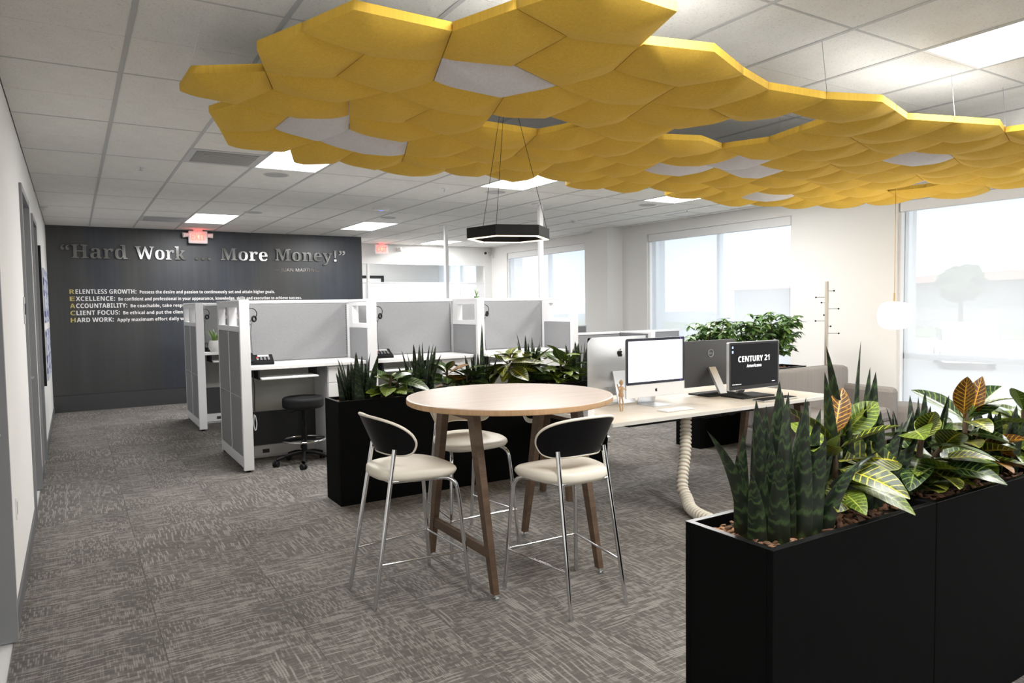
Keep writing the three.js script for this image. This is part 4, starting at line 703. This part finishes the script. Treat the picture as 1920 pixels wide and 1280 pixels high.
function dividerPanel([x0, x1], d0, ds, label) {
  const t = thing('cubicle_divider', label, 'partition'), a = d0 + 0.045, b = ds - 0.002;
  part(t, 'end_post', box(x0 - 0.012, x1 + 0.012, 0.02, PH, d0, a, 0.004), MT.panelWhite); part(t, 'glide', box((x0 + x1) / 2 - 0.02, (x0 + x1) / 2 + 0.02, 0, 0.02, d0 + 0.005, a), MT.black);
  part(t, 'top_cap', box(x0 - 0.004, x1 + 0.004, PH - 0.03, PH, a, b, 0.004), MT.panelWhite); part(t, 'base_rail', box(x0 + 0.002, x1 - 0.002, 0.02, 0.135, a, b, 0.003), MT.panelWhite);
  part(t, 'core', box(x0 + 0.012, x1 - 0.012, 0.135, 1.365, a, b), MT.panelWhite);
  for (const [xa, xb] of [[x0, x0 + 0.012], [x1 - 0.012, x1]]) part(t, 'fabric_tile', box(xa, xb, 0.142, 1.36, a + 0.006, b - 0.006, 0.003), MT.fabric);
  const w = part(t, 'window_frame', merge(box(x0, x1, 1.365, 1.415, a, b), box(x0, x1, 1.605, 1.645, a, b), box(x0, x1, 1.415, 1.605, a, a + 0.045), box(x0, x1, 1.415, 1.605, b - 0.12, b)), MT.panelWhite);
  const g = new THREE.PlaneGeometry(b - a - 0.165, 0.19); g.rotateY(Math.PI / 2); g.translate((x0 + x1) / 2, 1.51, -(a + b - 0.075) / 2); part(w, 'pane', g, MT.glass);
}
for (const [d, l] of [[7.80, 'white service pole rising from the front cubicle row to the ceiling'], [10.61, 'white service pole rising from the rear cubicle row to the ceiling']]) {
  const t = thing('service_pole', l, 'pole', 5.355, 0, d + 0.10);
  part(t, 'shaft', lbox(0.062, CEIL - 0.012, 0.062, 0, (CEIL - 0.012) / 2, 0, 0.008), MT.panelWhite); part(t, 'ceiling_plate', lbox(0.16, 0.012, 0.16, 0, CEIL - 0.010, 0), MT.white);
}
// low screens of the desks by the windows
{
  const t = thing('low_partition', 'low grey desk screen with a white rail in front of the window pier', 'partition');
  part(t, 'screen', box(5.62, 8.30, 0.12, 1.13, 8.30, 8.35, 0.003), MT.fabric); part(t, 'rail', box(5.60, 8.32, 1.13, 1.165, 8.29, 8.36, 0.004), MT.panelWhite); part(t, 'foot', box(5.62, 8.3, 0, 0.12, 8.305, 8.345), MT.panelWhite);
  const s = thing('low_partition', 'low grey side screen ending in a white post behind the computers', 'partition');
  part(s, 'screen', box(7.05, 7.10, 0.12, 1.14, 7.66, 8.29, 0.003), MT.fabric); part(s, 'rail', box(7.04, 7.11, 1.14, 1.165, 7.66, 8.29, 0.004), MT.panelWhite); part(s, 'end_post', box(7.035, 7.115, 0, 1.17, 7.59, 7.66, 0.004), MT.panelWhite);
  const f = thing('low_partition', 'farther low grey desk screen beside the column', 'partition');
  part(f, 'screen', box(6.2, 7.72, 0.12, 1.19, 10.0, 10.05, 0.003), MT.fabric); part(f, 'rail', box(6.2, 7.72, 1.19, 1.21, 9.99, 10.06, 0.004), MT.panelWhite); part(f, 'end_post', box(7.72, 7.80, 0, 1.22, 9.98, 10.07, 0.004), MT.panelWhite);
  const d = thing('window_desk', 'white desk behind the low screens by the windows', 'desk', 7.15, 0, 7.66);
  part(d, 'desk_surface', box(0, 1.1, 0.715, 0.745, 0, 0.62, 0.004), MT.white); for (const x of [0.05, 1.0]) part(d, 'leg', box(x, x + 0.05, 0, 0.715, 0.05, 0.1), MT.alu); part(d, 'modesty_panel', box(0.05, 1.05, 0.3, 0.715, 0.5, 0.52), MT.white);
}
// drafting stool in the first cubicle
{
  const t = thing('drafting_stool', 'black round drafting stool with a chrome foot ring in the first cubicle', 'stool', 1.965, 0, 7.24);
  part(t, 'seat', loft(circle(0.205), [[0, 0.578], [0.9, 0.578], [0.985, 0.59], [1, 0.612], [1, 0.655], [0.98, 0.676], [0.9, 0.688], [0, 0.692]], 40), MT.blackSoft);
  part(t, 'gas_lift', merge(rod([0, 0.10, 0], [0, 0.42, 0], 0.028, 0.025, 16), rod([0, 0.42, 0], [0, 0.56, 0], 0.018, 0.018, 14), lbox(0.16, 0.02, 0.16, 0, 0.567, 0, 0.008)), MT.black);
  const ring = new THREE.TorusGeometry(0.205, 0.011, 10, 48); ring.rotateX(Math.PI / 2); ring.translate(0, 0.25, 0); part(t, 'foot_ring', ring, MT.chrome);
  for (let k = 0; k < 4; k++) { const a = k * Math.PI / 2 + 0.4; part(t, 'ring_spoke', rod([0.02 * Math.cos(a), 0.25, 0.02 * Math.sin(a)], [0.2 * Math.cos(a), 0.25, 0.2 * Math.sin(a)], 0.008), MT.black); }
  for (let k = 0; k < 5; k++) {
    const a = k * Math.PI * 0.4 + 0.63, c = Math.cos(a), s = Math.sin(a), l = part(t, 'base_leg', tube([[0.02 * c, 0.125, 0.02 * s], [0.14 * c, 0.11, 0.14 * s], [0.28 * c, 0.070, 0.28 * s]], 0.017, 10, 8), MT.black);
    const w = []; for (const q of [-0.016, 0.016]) { const g = new THREE.CylinderGeometry(0.029, 0.029, 0.02, 18); g.rotateX(Math.PI / 2); g.translate(0, 0.029, q); g.rotateY(-a + 0.8); g.translate(0.285 * c, 0, 0.285 * s); w.push(g); } part(l, 'caster', merge(w), MT.blackSoft);
  }
  const lever = part(t, 'lever', tube([[0.0, 0.565, 0.0], [-0.09, 0.558, 0.05], [-0.15, 0.545, 0.08]], 0.005, 8, 6), MT.black);
}
// cables on the first cubicle's side, little pots
solo('hanging_cable', 'thin black cable hanging down beside the first worktop', 'cable', tube([P(1.475, 0.98, 7.20), P(1.485, 0.8, 7.19), P(1.480, 0.6, 7.19), P(1.50, 0.47, 7.19)], 0.0045, 20, 6), MT.black);
solo('cable_coil', 'small coiled pale cable clipped low on the first cubicle post', 'cable', tube([P(1.47, 0.56, 7.17), P(1.462, 0.47, 7.165), P(1.475, 0.40, 7.16), P(1.49, 0.46, 7.165), P(1.48, 0.55, 7.17)], 0.005, 24, 6), MT.keyGrey);
{
  const t = thing('potted_succulent', 'spiky green succulent in a faceted white pot on the rear worktop', 'plant', 1.60, 1.022, 10.125);
  part(t, 'pot', loft((a) => { const k = Math.round(a / (Math.PI / 3)); return [0.085 * Math.cos(a), -0.085 * Math.sin(a)]; }, [[0, 0], [0.62, 0], [1, 0.07], [0.78, 0.15], [0.66, 0.15], [0.6, 0.12], [0, 0.12]], 7), MT.potWhite);
  for (let k = 0; k < 13; k++) { const a = k * 2.4, g = swordLeaf([0.02 * Math.cos(a), 0.12, 0.02 * Math.sin(a)], rr(0.12, 0.2), 0.026, rr(0.3, 0.8), a, 0); part(t, 'leaf', g, MT.umbrellaLeafLight); }
  const s = thing('air_plant', 'tiny green plant on top of the divider between the cubicles', 'plant', 4.0, PH, 7.24);
  part(s, 'saucer', loft(circle(0.03), [[0, 0], [0.8, 0], [1, 0.015], [0.9, 0.018], [0, 0.012]], 16), MT.umbrellaLeaf);
  for (let k = 0; k < 5; k++) { const a = k * 1.3; part(s, 'leaf', swordLeaf([0, 0.01, 0], 0.06 + 0.02 * k, 0.012, 0.5, a, 0), MT.umbrellaLeafLight); }
}
// ---------------------------------------------------------------- shared bench desk and computers
{
  const t = thing('bench_desk', 'long white topped bench desk with wooden legs carrying four computers', 'desk', 3.22, 0, 3.87);
  part(t, 'desk_top', box(0, 2.56, 0.712, 0.742, 0, 1.18, 0.004), MT.deskTop);
  part(t, 'desk_edge', merge(box(0.001, 2.559, 0.7125, 0.7385, -0.001, 0.004), box(-0.001, 0.004, 0.7125, 0.7385, 0, 1.18), box(2.556, 2.561, 0.7125, 0.7385, 0, 1.18)), mat(0.62, 0.60, 0.55, 0.5));
  for (const [x, zs] of [[0.14, [[-0.72, -0.76], [-1.10, -1.04]]], [2.33, [[-0.12, -0.20], [-0.86, -0.78]]]]) { for (const [z0, z1] of zs) part(t, 'leg', bar([x, 0, z0], [x, 0.66, z1], 0.04, 0.045, 0.05, 0.07), MT.walnut); part(t, 'header', lbox(0.05, 0.06, Math.abs(zs[1][1] - zs[0][1]) + 0.2, x, 0.68, (zs[0][1] + zs[1][1]) / 2, 0.004), MT.walnut); }
  part(t, 'beam', lbox(2.2, 0.05, 0.05, 1.235, 0.66, -0.83), MT.blackSoft);
  part(t, 'cable_tray', lbox(1.5, 0.02, 0.26, 1.3, 0.60, -0.59, 0.004), MT.blackSoft);
  const b = thing('cable_box', 'grey cable box on the bench desk end under the round table edge', 'box', 3.235, 0.742, 4.18);
  part(b, 'housing', box(0, 0.065, 0, 0.115, 0, 0.5, 0.004), MT.keyGrey); part(b, 'end_cap', box(0.002, 0.063, 0.002, 0.113, -0.004, 0.001), MT.white);
  const h = thing('cable_hose', 'ribbed cream cable hose running from the bench desk to the floor', 'cable hose');
  const path = new THREE.CatmullRomCurve3([P(4.24, 0.71, 4.17), P(4.22, 0.60, 4.15), P(4.13, 0.38, 4.07), P(4.03, 0.22, 4.00), P(3.99, 0.14, 3.96), P(3.97, 0.09, 3.90), P(3.90, 0.045, 3.79), P(3.85, 0.035, 3.66), P(3.82, 0.033, 3.50)]);
  part(h, 'inner_sleeve', new THREE.TubeGeometry(path, 60, 0.037, 14), MT.rope);
  const rings = []; for (let k = 0; k < 36; k++) { const p = path.getPointAt(k / 35), q = path.getTangentAt(k / 35), g = new THREE.TorusGeometry(0.0375, 0.0105, 7, 20); g.scale(1, 1, 1.15); g.applyQuaternion(new THREE.Quaternion().setFromUnitVectors(new THREE.Vector3(0, 0, 1), q)); g.translate(p.x, p.y, p.z); part(h, 'rib', g, MT.hose); }
  const c = thing('cable_bundle', 'loop of tangled cables hanging under the round table edge', 'cable', 3.26, 0.662, 5.0);
  for (let k = 0; k < 4; k++) part(c, 'cable', tube([[-0.08, 0.05, 0], [-0.05, -0.02 - 0.01 * k, 0.02], [0.03, -0.045 - 0.006 * k, 0.01 * k], [0.09, -0.03, 0], [0.07, 0.02 + 0.005 * k, -0.02], [-0.02, 0.01, -0.02]], 0.0055, 24, 6, true), [MT.rope, MT.keyGrey, MT.rope, MT.ventGrey][k]);
  const dc = thing('desk_cables', 'dark cables sagging under the bench desk', 'cable', 4.9, 0.60, 4.4);
  for (let k = 0; k < 3; k++) part(dc, 'cable', tube([[-0.35 + 0.1 * k, 0.06, 0], [-0.2 + 0.1 * k, -0.03, 0.02], [0 + 0.08 * k, 0.02, 0.03], [0.15, -0.035 + 0.01 * k, 0], [0.35, 0.05, 0.01]], 0.006, 24, 6), MT.black);
}
const fonts = {}; for (const f of ['sans_bold', 'sans_regular', 'serif_bold']) fonts[f] = await new FontLoader().loadAsync('fonts/droid/droid_' + f + '.typeface.json');
function words(text, font, size, depth = 0.002, width) {
  const g = new TextGeometry(text, { font: fonts[font], size, depth, curveSegments: 3, bevelEnabled: false }); g.computeBoundingBox();
  if (width) { const w = g.boundingBox.max.x - g.boundingBox.min.x; g.translate(-g.boundingBox.min.x, 0, 0); g.scale(width / w, 1, 1); } return g;
}
const appleShape = (s) => { const a = new THREE.Shape(); a.moveTo(0, 0.30); a.bezierCurveTo(0.18, 0.42, 0.42, 0.36, 0.46, 0.18); a.bezierCurveTo(0.28, 0.06, 0.30, -0.18, 0.50, -0.26); a.bezierCurveTo(0.42, -0.48, 0.28, -0.62, 0.16, -0.56); a.bezierCurveTo(0.06, -0.52, -0.06, -0.52, -0.16, -0.56); a.bezierCurveTo(-0.36, -0.62, -0.56, -0.16, -0.50, 0.10); a.bezierCurveTo(-0.44, 0.38, -0.18, 0.42, 0, 0.30);
  const l = new THREE.Shape(); l.moveTo(0.02, 0.40); l.bezierCurveTo(0.02, 0.54, 0.12, 0.66, 0.24, 0.68); l.bezierCurveTo(0.24, 0.52, 0.16, 0.42, 0.02, 0.40);
  const g = merge([a, l].map((q) => new THREE.ExtrudeGeometry(q, { depth: 0.02, bevelEnabled: false, curveSegments: 8 }))); g.scale(s, s, s * 0.6); return g; };
function slabScreen(w, h, t, r) { const s = new THREE.Shape(), a = w / 2, b = h / 2; s.moveTo(-a + r, -b); s.lineTo(a - r, -b); s.quadraticCurveTo(a, -b, a, -b + r); s.lineTo(a, b - r); s.quadraticCurveTo(a, b, a - r, b); s.lineTo(-a + r, b); s.quadraticCurveTo(-a, b, -a, b - r); s.lineTo(-a, -b + r); s.quadraticCurveTo(-a, -b, -a + r, -b); const g = new THREE.ExtrudeGeometry(s, { depth: t, bevelEnabled: false, curveSegments: 5 }); return g; }
function aluminiumComputer(x, d, turn, label, on) {                    // local: screen faces +z
  const t = thing('desktop_computer', label, 'computer', x, 0.742, d, turn), W = 0.65;
  const body = slabScreen(W, 0.485, 0.008, 0.014); body.translate(0, 0.318, 0); part(t, 'casing', body, MT.alu);
  part(t, 'back_bulge', grid(16, 12, (u, v) => { const a = (u - 0.5) * W, b = (v - 0.5) * 0.485, k = Math.max(0, 1 - (Math.abs(u - 0.5) * 2) ** 2.4) * Math.max(0, 1 - (Math.abs(v - 0.5) * 2) ** 2.4); return [-a, 0.318 + b, -0.034 * k]; }), MT.alu);
  const bz = slabScreen(W - 0.004, 0.375, 0.002, 0.012); bz.translate(0, 0.371, 0.008); part(t, 'bezel', bz, MT.bezel);
  const chin = lbox(W - 0.004, 0.102, 0.002, 0, 0.130, 0.009); part(t, 'chin', chin, MT.white);
  const sc = part(t, 'screen', lbox(W - 0.052, 0.333, 0.001, 0, 0.371, 0.0106), on ? MT.screenWhite : MT.darkGlass);
  if (on) { const q = words('CENTURY 21', 'sans_regular', 0.016, 0.0004); q.translate(-0.07, 0.40, 0.0112); part(sc, 'faint_wordmark', q, MT.screenFaint); part(sc, 'dock_icons', merge([-0.05, -0.025, 0, 0.025].map((k) => lbox(0.012, 0.012, 0.0004, k, 0.213, 0.0113))), MT.screenBlue); part(sc, 'violet_line', lbox(0.004, 0.372, 0.0006, W / 2 - 0.045, 0.371, 0.0104), mat(0.1, 0.05, 0.4, 0.3, { emissive: new THREE.Color(0.18, 0.1, 0.6), emissiveIntensity: 0.5 })); }
  const a1 = appleShape(0.026); a1.translate(0, 0.130, 0.0098); part(t, 'front_emblem', a1, MT.black);
  const a2 = appleShape(0.055); a2.rotateY(Math.PI); a2.translate(0, 0.42, -0.0325); part(t, 'back_emblem', a2, MT.black);
  part(t, 'vent_slots', merge(Array.from({ length: 8 }, (_, k) => lbox(0.004, 0.022, 0.002, -0.14 - k * 0.012 + 0.3, 0.125, -0.012 - 0.006))), MT.ventGrey);
  const st = new THREE.Shape(); [[-0.034, 0.25], [-0.047, 0.25], [-0.112, 0.006], [0.085, 0.004], [0.085, 0], [-0.122, 0], [-0.050, 0.27], [-0.034, 0.27]].forEach(([p, q], i) => i ? st.lineTo(p, q) : st.moveTo(p, q)); const sg = new THREE.ExtrudeGeometry(st, { depth: 0.19, bevelEnabled: false }); sg.rotateY(-Math.PI / 2); sg.translate(0.095, 0, 0.0); part(t, 'stand', sg, MT.alu);
  return t;
}
aluminiumComputer(4.085, 4.36, 0, 'silver all in one computer with a glowing white screen on the bench desk', true);
areaLight(4.085, 1.115, 4.34, 0.58, 0.32, 0.8, 0xf4f8ff, 4.085, 1.115, 0);
aluminiumComputer(3.985, 4.72, Math.PI, 'silver all in one computer seen from behind with a dark fruit emblem', false);
function darkComputer(x, d, turn, label, on) {
  const t = thing('dark_computer', label, 'computer', x, 0.742, d, turn), W = 0.66, H = 0.42, y0 = 0.285;
  const body = slabScreen(W, H, 0.026, 0.012); body.translate(0, y0, -0.026); part(t, 'casing', body, on ? MT.alu : mat(0.062, 0.062, 0.066, 0.45));
  const bz = slabScreen(W - 0.010, H - 0.008, 0.002, 0.010); bz.translate(0, y0, 0); part(t, 'bezel', bz, MT.darkGlass);
  const sc = part(t, 'screen', lbox(W - 0.05, H - 0.055, 0.001, 0, y0 + 0.008, 0.0025), MT.screenGrey);
  if (on) {
    const a = words('CENTURY 21', 'sans_bold', 0.05, 0.0006, 0.41); a.translate(-0.215, y0 + 0.035, 0.0032); part(sc, 'wordmark', a, MT.screenText);
    const b = words('Americana', 'sans_bold', 0.026, 0.0006, 0.19); b.translate(-0.105, y0 - 0.015, 0.0032); part(sc, 'name_line', b, MT.screenText);
    part(sc, 'desktop_icons', merge(lbox(0.016, 0.018, 0.0005, -0.285, y0 + 0.165, 0.0032), lbox(0.018, 0.022, 0.0005, -0.285, y0 + 0.125, 0.0032)), MT.screenBlue);
    part(sc, 'task_bar', merge(Array.from({ length: 8 }, (_, k) => lbox(0.008, 0.006, 0.0005, -0.285 + k * 0.015, y0 - 0.158, 0.0032)), lbox(0.04, 0.005, 0.0005, 0.25, y0 - 0.155, 0.0032)), MT.screenText);
  }
  const ring = new THREE.TorusGeometry(0.034, 0.0035, 8, 32); ring.translate(0, y0 + 0.09, -0.0275); const em = words('DELL', 'sans_bold', 0.017, 0.002, 0.05); em.rotateY(Math.PI); em.translate(0.025, y0 + 0.082, -0.0275); part(t, 'emblem', merge(ring, em), MT.steel);
  part(t, 'arm', bar([0, 0.02, -0.17], [0, y0 - 0.035, -0.035], 0.085, 0.028, 0.085, 0.022), MT.alu);
  part(t, 'base_plate', lbox(0.42, 0.014, 0.26, 0, 0.007, -0.075, 0.005), MT.blackSoft);
  return t;
}
darkComputer(5.115, 4.20, 0, 'dark all in one computer showing white lettering on the bench desk', true);
darkComputer(4.99, 4.62, Math.PI, 'dark grey all in one computer seen from behind with a slanted silver arm', false);
{
  const k = thing('keyboard', 'thin white keyboard in front of the glowing screen', 'keyboard', 4.02, 0.742, 4.06, 0);
  part(k, 'keyboard_base', lbox(0.30, 0.008, 0.12, 0, 0.005, 0, 0.003), MT.white); for (let r = 0; r < 4; r++) for (let c = 0; c < 12; c++) part(k, 'key', lbox(0.020, 0.003, 0.021, -0.131 + c * 0.0238, 0.0102, -0.043 + r * 0.027, 0.001), MT.white);
  const b = thing('keyboard', 'dark keyboard lying in front of the dark lettered screen', 'keyboard', 5.12, 0.742, 3.985, 0);
  part(b, 'keyboard_base', lbox(0.44, 0.012, 0.13, 0, 0.007, 0, 0.004), MT.alu); for (let r = 0; r < 4; r++) for (let c = 0; c < 15; c++) part(b, 'key', lbox(0.025, 0.004, 0.025, -0.203 + c * 0.029, 0.0145, -0.045 + r * 0.029, 0.001), MT.blackSoft);
  const p = thing('paper_sheet', 'white paper sheets beside the computer seen from behind', 'paper', 3.72, 0.742, 4.72, 0.2); part(p, 'sheet', lbox(0.22, 0.004, 0.30, 0, 0.003, 0), MT.white); part(p, 'top_sheet', lbox(0.21, 0.002, 0.296, 0.012, 0.0062, 0.008), MT.white);
  const bl = thing('black_block', 'small black device behind the silver computers', 'device', 3.70, 0.742, 4.93); part(bl, 'case', lbox(0.12, 0.075, 0.08, 0, 0.0385, 0, 0.006), MT.black); part(bl, 'face', lbox(0.10, 0.055, 0.004, 0, 0.038, 0.041), MT.darkGlass);
  const f = thing('wooden_figure', 'small bare wooden mannequin figure standing on the bench desk', 'figurine', 3.63, 0.742, 4.26, 0.5);
  const W = (g, n) => part(f, n, g, MT.oakEdge);
  W(rod([-0.012, 0.0, 0], [-0.03, 0.065, 0], 0.0055, 0.006), 'leg'); W(rod([-0.03, 0.065, 0], [-0.018, 0.12, 0], 0.006, 0.007), 'leg'); W(rod([0.012, 0, 0.006], [0.035, 0.06, 0.004], 0.0055, 0.006), 'leg'); W(rod([0.035, 0.06, 0.004], [0.016, 0.12, 0], 0.006, 0.007), 'leg');
  W(loft(circle(0.022), [[0, 0.115], [0.9, 0.117], [1, 0.13], [0.75, 0.15], [1, 0.175], [0.9, 0.195], [0, 0.2]], 16), 'torso'); W(rod([-0.02, 0.188, 0], [-0.075, 0.18, 0.01], 0.006, 0.0055), 'arm'); W(rod([-0.075, 0.18, 0.01], [-0.11, 0.225, 0.012], 0.0055, 0.004), 'arm'); W(rod([0.02, 0.188, 0], [0.06, 0.165, 0.02], 0.006, 0.005), 'arm');
  const hd = new THREE.SphereGeometry(0.019, 14, 12); hd.scale(0.85, 1.15, 0.9); hd.translate(0.004, 0.228, 0); W(hd, 'head'); W(rod([0, 0.198, 0], [0.002, 0.212, 0], 0.006), 'neck');
}
// power strip far under the desk
{ const t = thing('power_box', 'white floor power box beyond the bench desk', 'socket box', 5.05, 0, 6.35); part(t, 'housing', lbox(0.30, 0.07, 0.12, 0, 0.035, 0, 0.008), MT.white); part(t, 'socket', lbox(0.07, 0.045, 0.006, 0.07, 0.036, 0.062), MT.black); part(t, 'cord', tube([[-0.15, 0.03, 0], [-0.3, 0.012, 0.05], [-0.5, 0.01, 0.0], [-0.7, 0.01, 0.05]], 0.006, 16, 6), MT.black); }
// ---------------------------------------------------------------- lounge: sofa and coat stand
{
  const t = thing('sofa', 'grey upholstered lounge sofa in front of the leafy trees', 'sofa', 6.75, 0, 4.66);
  part(t, 'base', lbox(1.62, 0.20, 0.72, 0, 0.18, 0, 0.03), MT.sofa);
  for (const s of [-0.4, 0.4]) part(t, 'seat_cushion', lbox(0.79, 0.15, 0.60, s * 0.99, 0.352, 0.05, 0.045), MT.sofa);
  part(t, 'backrest', loft(superEllipse(0.81, 0.10, 6), [[0, 0.27], [0.96, 0.27], [1, 0.30], [1, 0.78], [0.985, 0.82], [0.9, 0.845], [0, 0.85]], 48).translate(0, 0, -0.29), MT.sofa);
  for (const s of [-1, 1]) part(t, 'armrest', lbox(0.14, 0.38, 0.70, s * 0.745, 0.45, 0.02, 0.05), MT.sofa);
  for (const sx of [-0.7, 0.7]) for (const sz of [-0.28, 0.28]) part(t, 'leg', rod([sx, 0, sz], [sx, 0.085, sz], 0.015, 0.02), MT.walnut);
  const p = thing('lounge_pouf', 'small grey round pouf beside the sofa arm', 'pouf', 7.78, 0, 4.36);
  part(p, 'cushion', loft(circle(0.24), [[0, 0.03], [0.9, 0.03], [1, 0.08], [1, 0.36], [0.93, 0.42], [0.7, 0.44], [0, 0.44]], 36), MT.sofa); part(p, 'base_disc', loft(circle(0.2), [[0, 0], [1, 0], [1, 0.03], [0, 0.03]], 30), MT.black);
  const c = thing('coat_stand', 'slim pale coat stand with black tipped pegs near the window', 'coat stand', 7.72, 0, 5.28);
  part(c, 'post', lbox(0.034, 1.80, 0.034, 0, 0.915, 0, 0.004), mat(0.50, 0.46, 0.40, 0.4)); part(c, 'base', loft(circle(0.17), [[0, 0], [1, 0], [1, 0.012], [0.95, 0.016], [0, 0.016]], 36), MT.steel);
  [[1, 1.70, 0.075], [-1, 1.625, 0.12], [-1, 1.56, 0.07], [1, 1.485, 0.13], [-1, 1.41, 0.035], [-1, 1.34, 0.135], [1, 1.275, 0.04], [1, 1.19, 0.135]].forEach(([s, y, l], i) => { const q = i % 3 === 2 ? 0.05 : i % 2 ? 0.0 : 0.02, e = [s * l * 0.57, y, s * l * 0.82 + q * 0.3]; const peg = part(c, 'peg', rod([0, y, 0], e, 0.004), MT.steel); const k = new THREE.SphereGeometry(0.0105, 10, 8); k.translate(...e); part(peg, 'peg_tip', k, MT.black); });
}
// ---------------------------------------------------------------- lettering on the charcoal wall, exit signs, wall fittings
{
  const put = (g, x, y, off = 0.001) => { g.translate(x, y, -DW + off); return g; };
  const q = thing('metal_quote', 'polished metal serif lettering across the top of the charcoal wall', 'wall lettering');
  const glyphs = (text, x0, x1, y, size) => {                          // every letter a mesh of its own, set between x0 and x1
    let adv = 0; const f = fonts.serif_bold.data, k = size / f.resolution, list = [];
    for (const ch of text) { const a = (f.glyphs[ch] ?? f.glyphs['?']).ha * k; if (ch !== ' ') list.push([ch, adv]); adv += a; }
    const sx = (x1 - x0) / adv;
    for (const [ch, a] of list) { const g = new TextGeometry(ch, { font: fonts.serif_bold, size, depth: 0.022, curveSegments: 4, bevelEnabled: true, bevelSize: 0.002, bevelThickness: 0.003, bevelSegments: 1 }); g.scale(sx, 1, 1); part(q, 'letter', put(g, x0 + a * sx, y, 0.008), MT.letter); }
  };
  glyphs('“Hard', -0.13, 0.81, 2.422, 0.215); glyphs('Work', 0.91, 1.67, 2.425, 0.21); glyphs('...', 1.79, 2.09, 2.43, 0.2); glyphs('More', 2.21, 3.02, 2.435, 0.21); glyphs('Money!”', 3.13, 4.45, 2.445, 0.21);
  const name = words('— JUAN MARTINEZ', 'sans_regular', 0.058, 0.004, 0.82); part(q, 'attribution', put(name, 3.13, 2.252), MT.letter);
  const v = thing('value_statements', 'five lines of white printed lettering with golden first letters', 'wall lettering');
  const lines = [['R', 'ELENTLESS GROWTH:', 'Possess the desire and passion to continuously set and attain higher goals.', 0.93, 3.14, 1.862], ['E', 'XCELLENCE:', 'Be confident and professional in your appearance, knowledge, skills and execution to achieve success.', 0.62, 3.62, 1.750], ['A', 'CCOUNTABILITY:', 'Be coachable, take responsibility', 0.79, 1.92, 1.638], ['C', 'LIENT FOCUS:', 'Be ethical and put the clients’ interests', 0.68, 2.0, 1.526], ['H', 'ARD WORK:', 'Apply maximum effort daily with a positive', 0.59, 2.05, 1.414]];
  for (const [a, b, c, xb, xe, y] of lines) {
    part(v, 'initial', put(words(a, 'sans_bold', 0.07, 0.003, 0.068), -0.02, y), MT.textGold); part(v, 'heading', put(words(b, 'sans_bold', 0.07, 0.003, xb - 0.08), 0.062, y), MT.textWhite); part(v, 'sentence', put(words(c, 'sans_bold', 0.052, 0.003, xe - xb - 0.05), xb + 0.03, y), MT.textWhite);
  }
  [[1.855, 13.0, 'lit red exit sign with two lamps on the charcoal wall', 1], [5.62, 14.30, 'lit red exit sign above the glass office front', 0]].forEach(([x, d, label, lamps]) => {
    const e = thing('exit_sign', label, 'sign', x, 2.80, d);
    part(e, 'housing', lbox(0.30, 0.21, 0.045, 0, 0, 0, 0.012), MT.white); part(e, 'mount', lbox(0.14, 0.025, 0.05, 0, 0.1175, 0), MT.white); if (lamps) part(e, 'wall_bracket', lbox(0.1, 0.05, 0.13, 0, 0.03, -0.085), MT.white);
    const g = words('EXIT', 'sans_bold', 0.105, 0.002, 0.22); g.translate(-0.11, -0.052, 0.0225); part(e, 'lettering', g, MT.exitRed);
    if (lamps) for (const s of [-1, 1]) part(e, 'emergency_lamp', rod([s * 0.15, 0.035, 0], [s * 0.235, 0.03, 0.012], 0.034, 0.042, 18), MT.white);
    const l = new THREE.PointLight(0xff4030, 0.035, 0, 2); l.position.copy(P(x, 2.815, d - 0.06)); l.castShadow = true; l.name = numbered('exit_glow'); scene.add(l);
  });
  const ar = thing('emergency_light', 'small white emergency spot lamp beside the exit sign at the glass office', 'lamp', 6.05, 2.80, 14.40); part(ar, 'lamp_head', rod([0, 0, 0], [0.05, 0.02, 0.06], 0.04, 0.05, 16), MT.white); part(ar, 'bracket', lbox(0.05, 0.07, 0.04, 0, 0.02, -0.03), MT.white);
  const sw = thing('light_switch', 'light switch plates on the side wall before the second door', 'switch', WL, 1.6, 6.34); part(sw, 'plate', box(0, 0.008, -0.10, 0.10, -0.04, 0.04, 0.003), MT.keyGrey); part(sw, 'rocker', box(0.008, 0.013, -0.03, 0.05, -0.02, 0.02), MT.black);
  const so = thing('wall_socket', 'white wall socket low on the side wall beside the near door', 'socket', WL, 0.53, 4.66); part(so, 'plate', box(0, 0.006, -0.06, 0.06, -0.036, 0.036, 0.002), MT.white); part(so, 'outlet', box(0.006, 0.008, -0.035, 0.035, -0.018, 0.018), MT.keyGrey);
  const bb = thing('wall_board', 'black edged tall board on the side wall past the doors', 'board', WL, 0, 9.55); part(bb, 'board_frame', box(0, 0.03, 0.75, 2.33, 0, 0.05), MT.black); part(bb, 'board_face', box(0, 0.02, 0.75, 2.33, 0.05, 0.62), MT.white);
  const po = thing('notice_poster', 'blue and white printed posters on the side wall near the charcoal wall', 'poster', WL + 0.002, 0, 10.9); for (const [a, b, y0, y1] of [[0, 0.75, 1.45, 2.15], [0.85, 1.6, 1.45, 2.15], [0, 0.75, 0.7, 1.35], [0.85, 1.6, 0.7, 1.35]]) part(po, 'poster_sheet', box(0, 0.012, y0, y1, a, b), MT.board);
  const wp = thing('side_sprinkler', 'small grey fire sprinkler where the side wall meets the ceiling', 'sprinkler', WL + 0.05, CEIL, 10.9); part(wp, 'escutcheon', loft(circle(0.05), [[1, 0], [0.8, -0.014], [0, -0.015]], 18), MT.ventGrey); part(wp, 'deflector', rod([0, 0, 0], [0, -0.05, 0], 0.012), MT.ventGrey);
}
renderer.render(scene, camera);
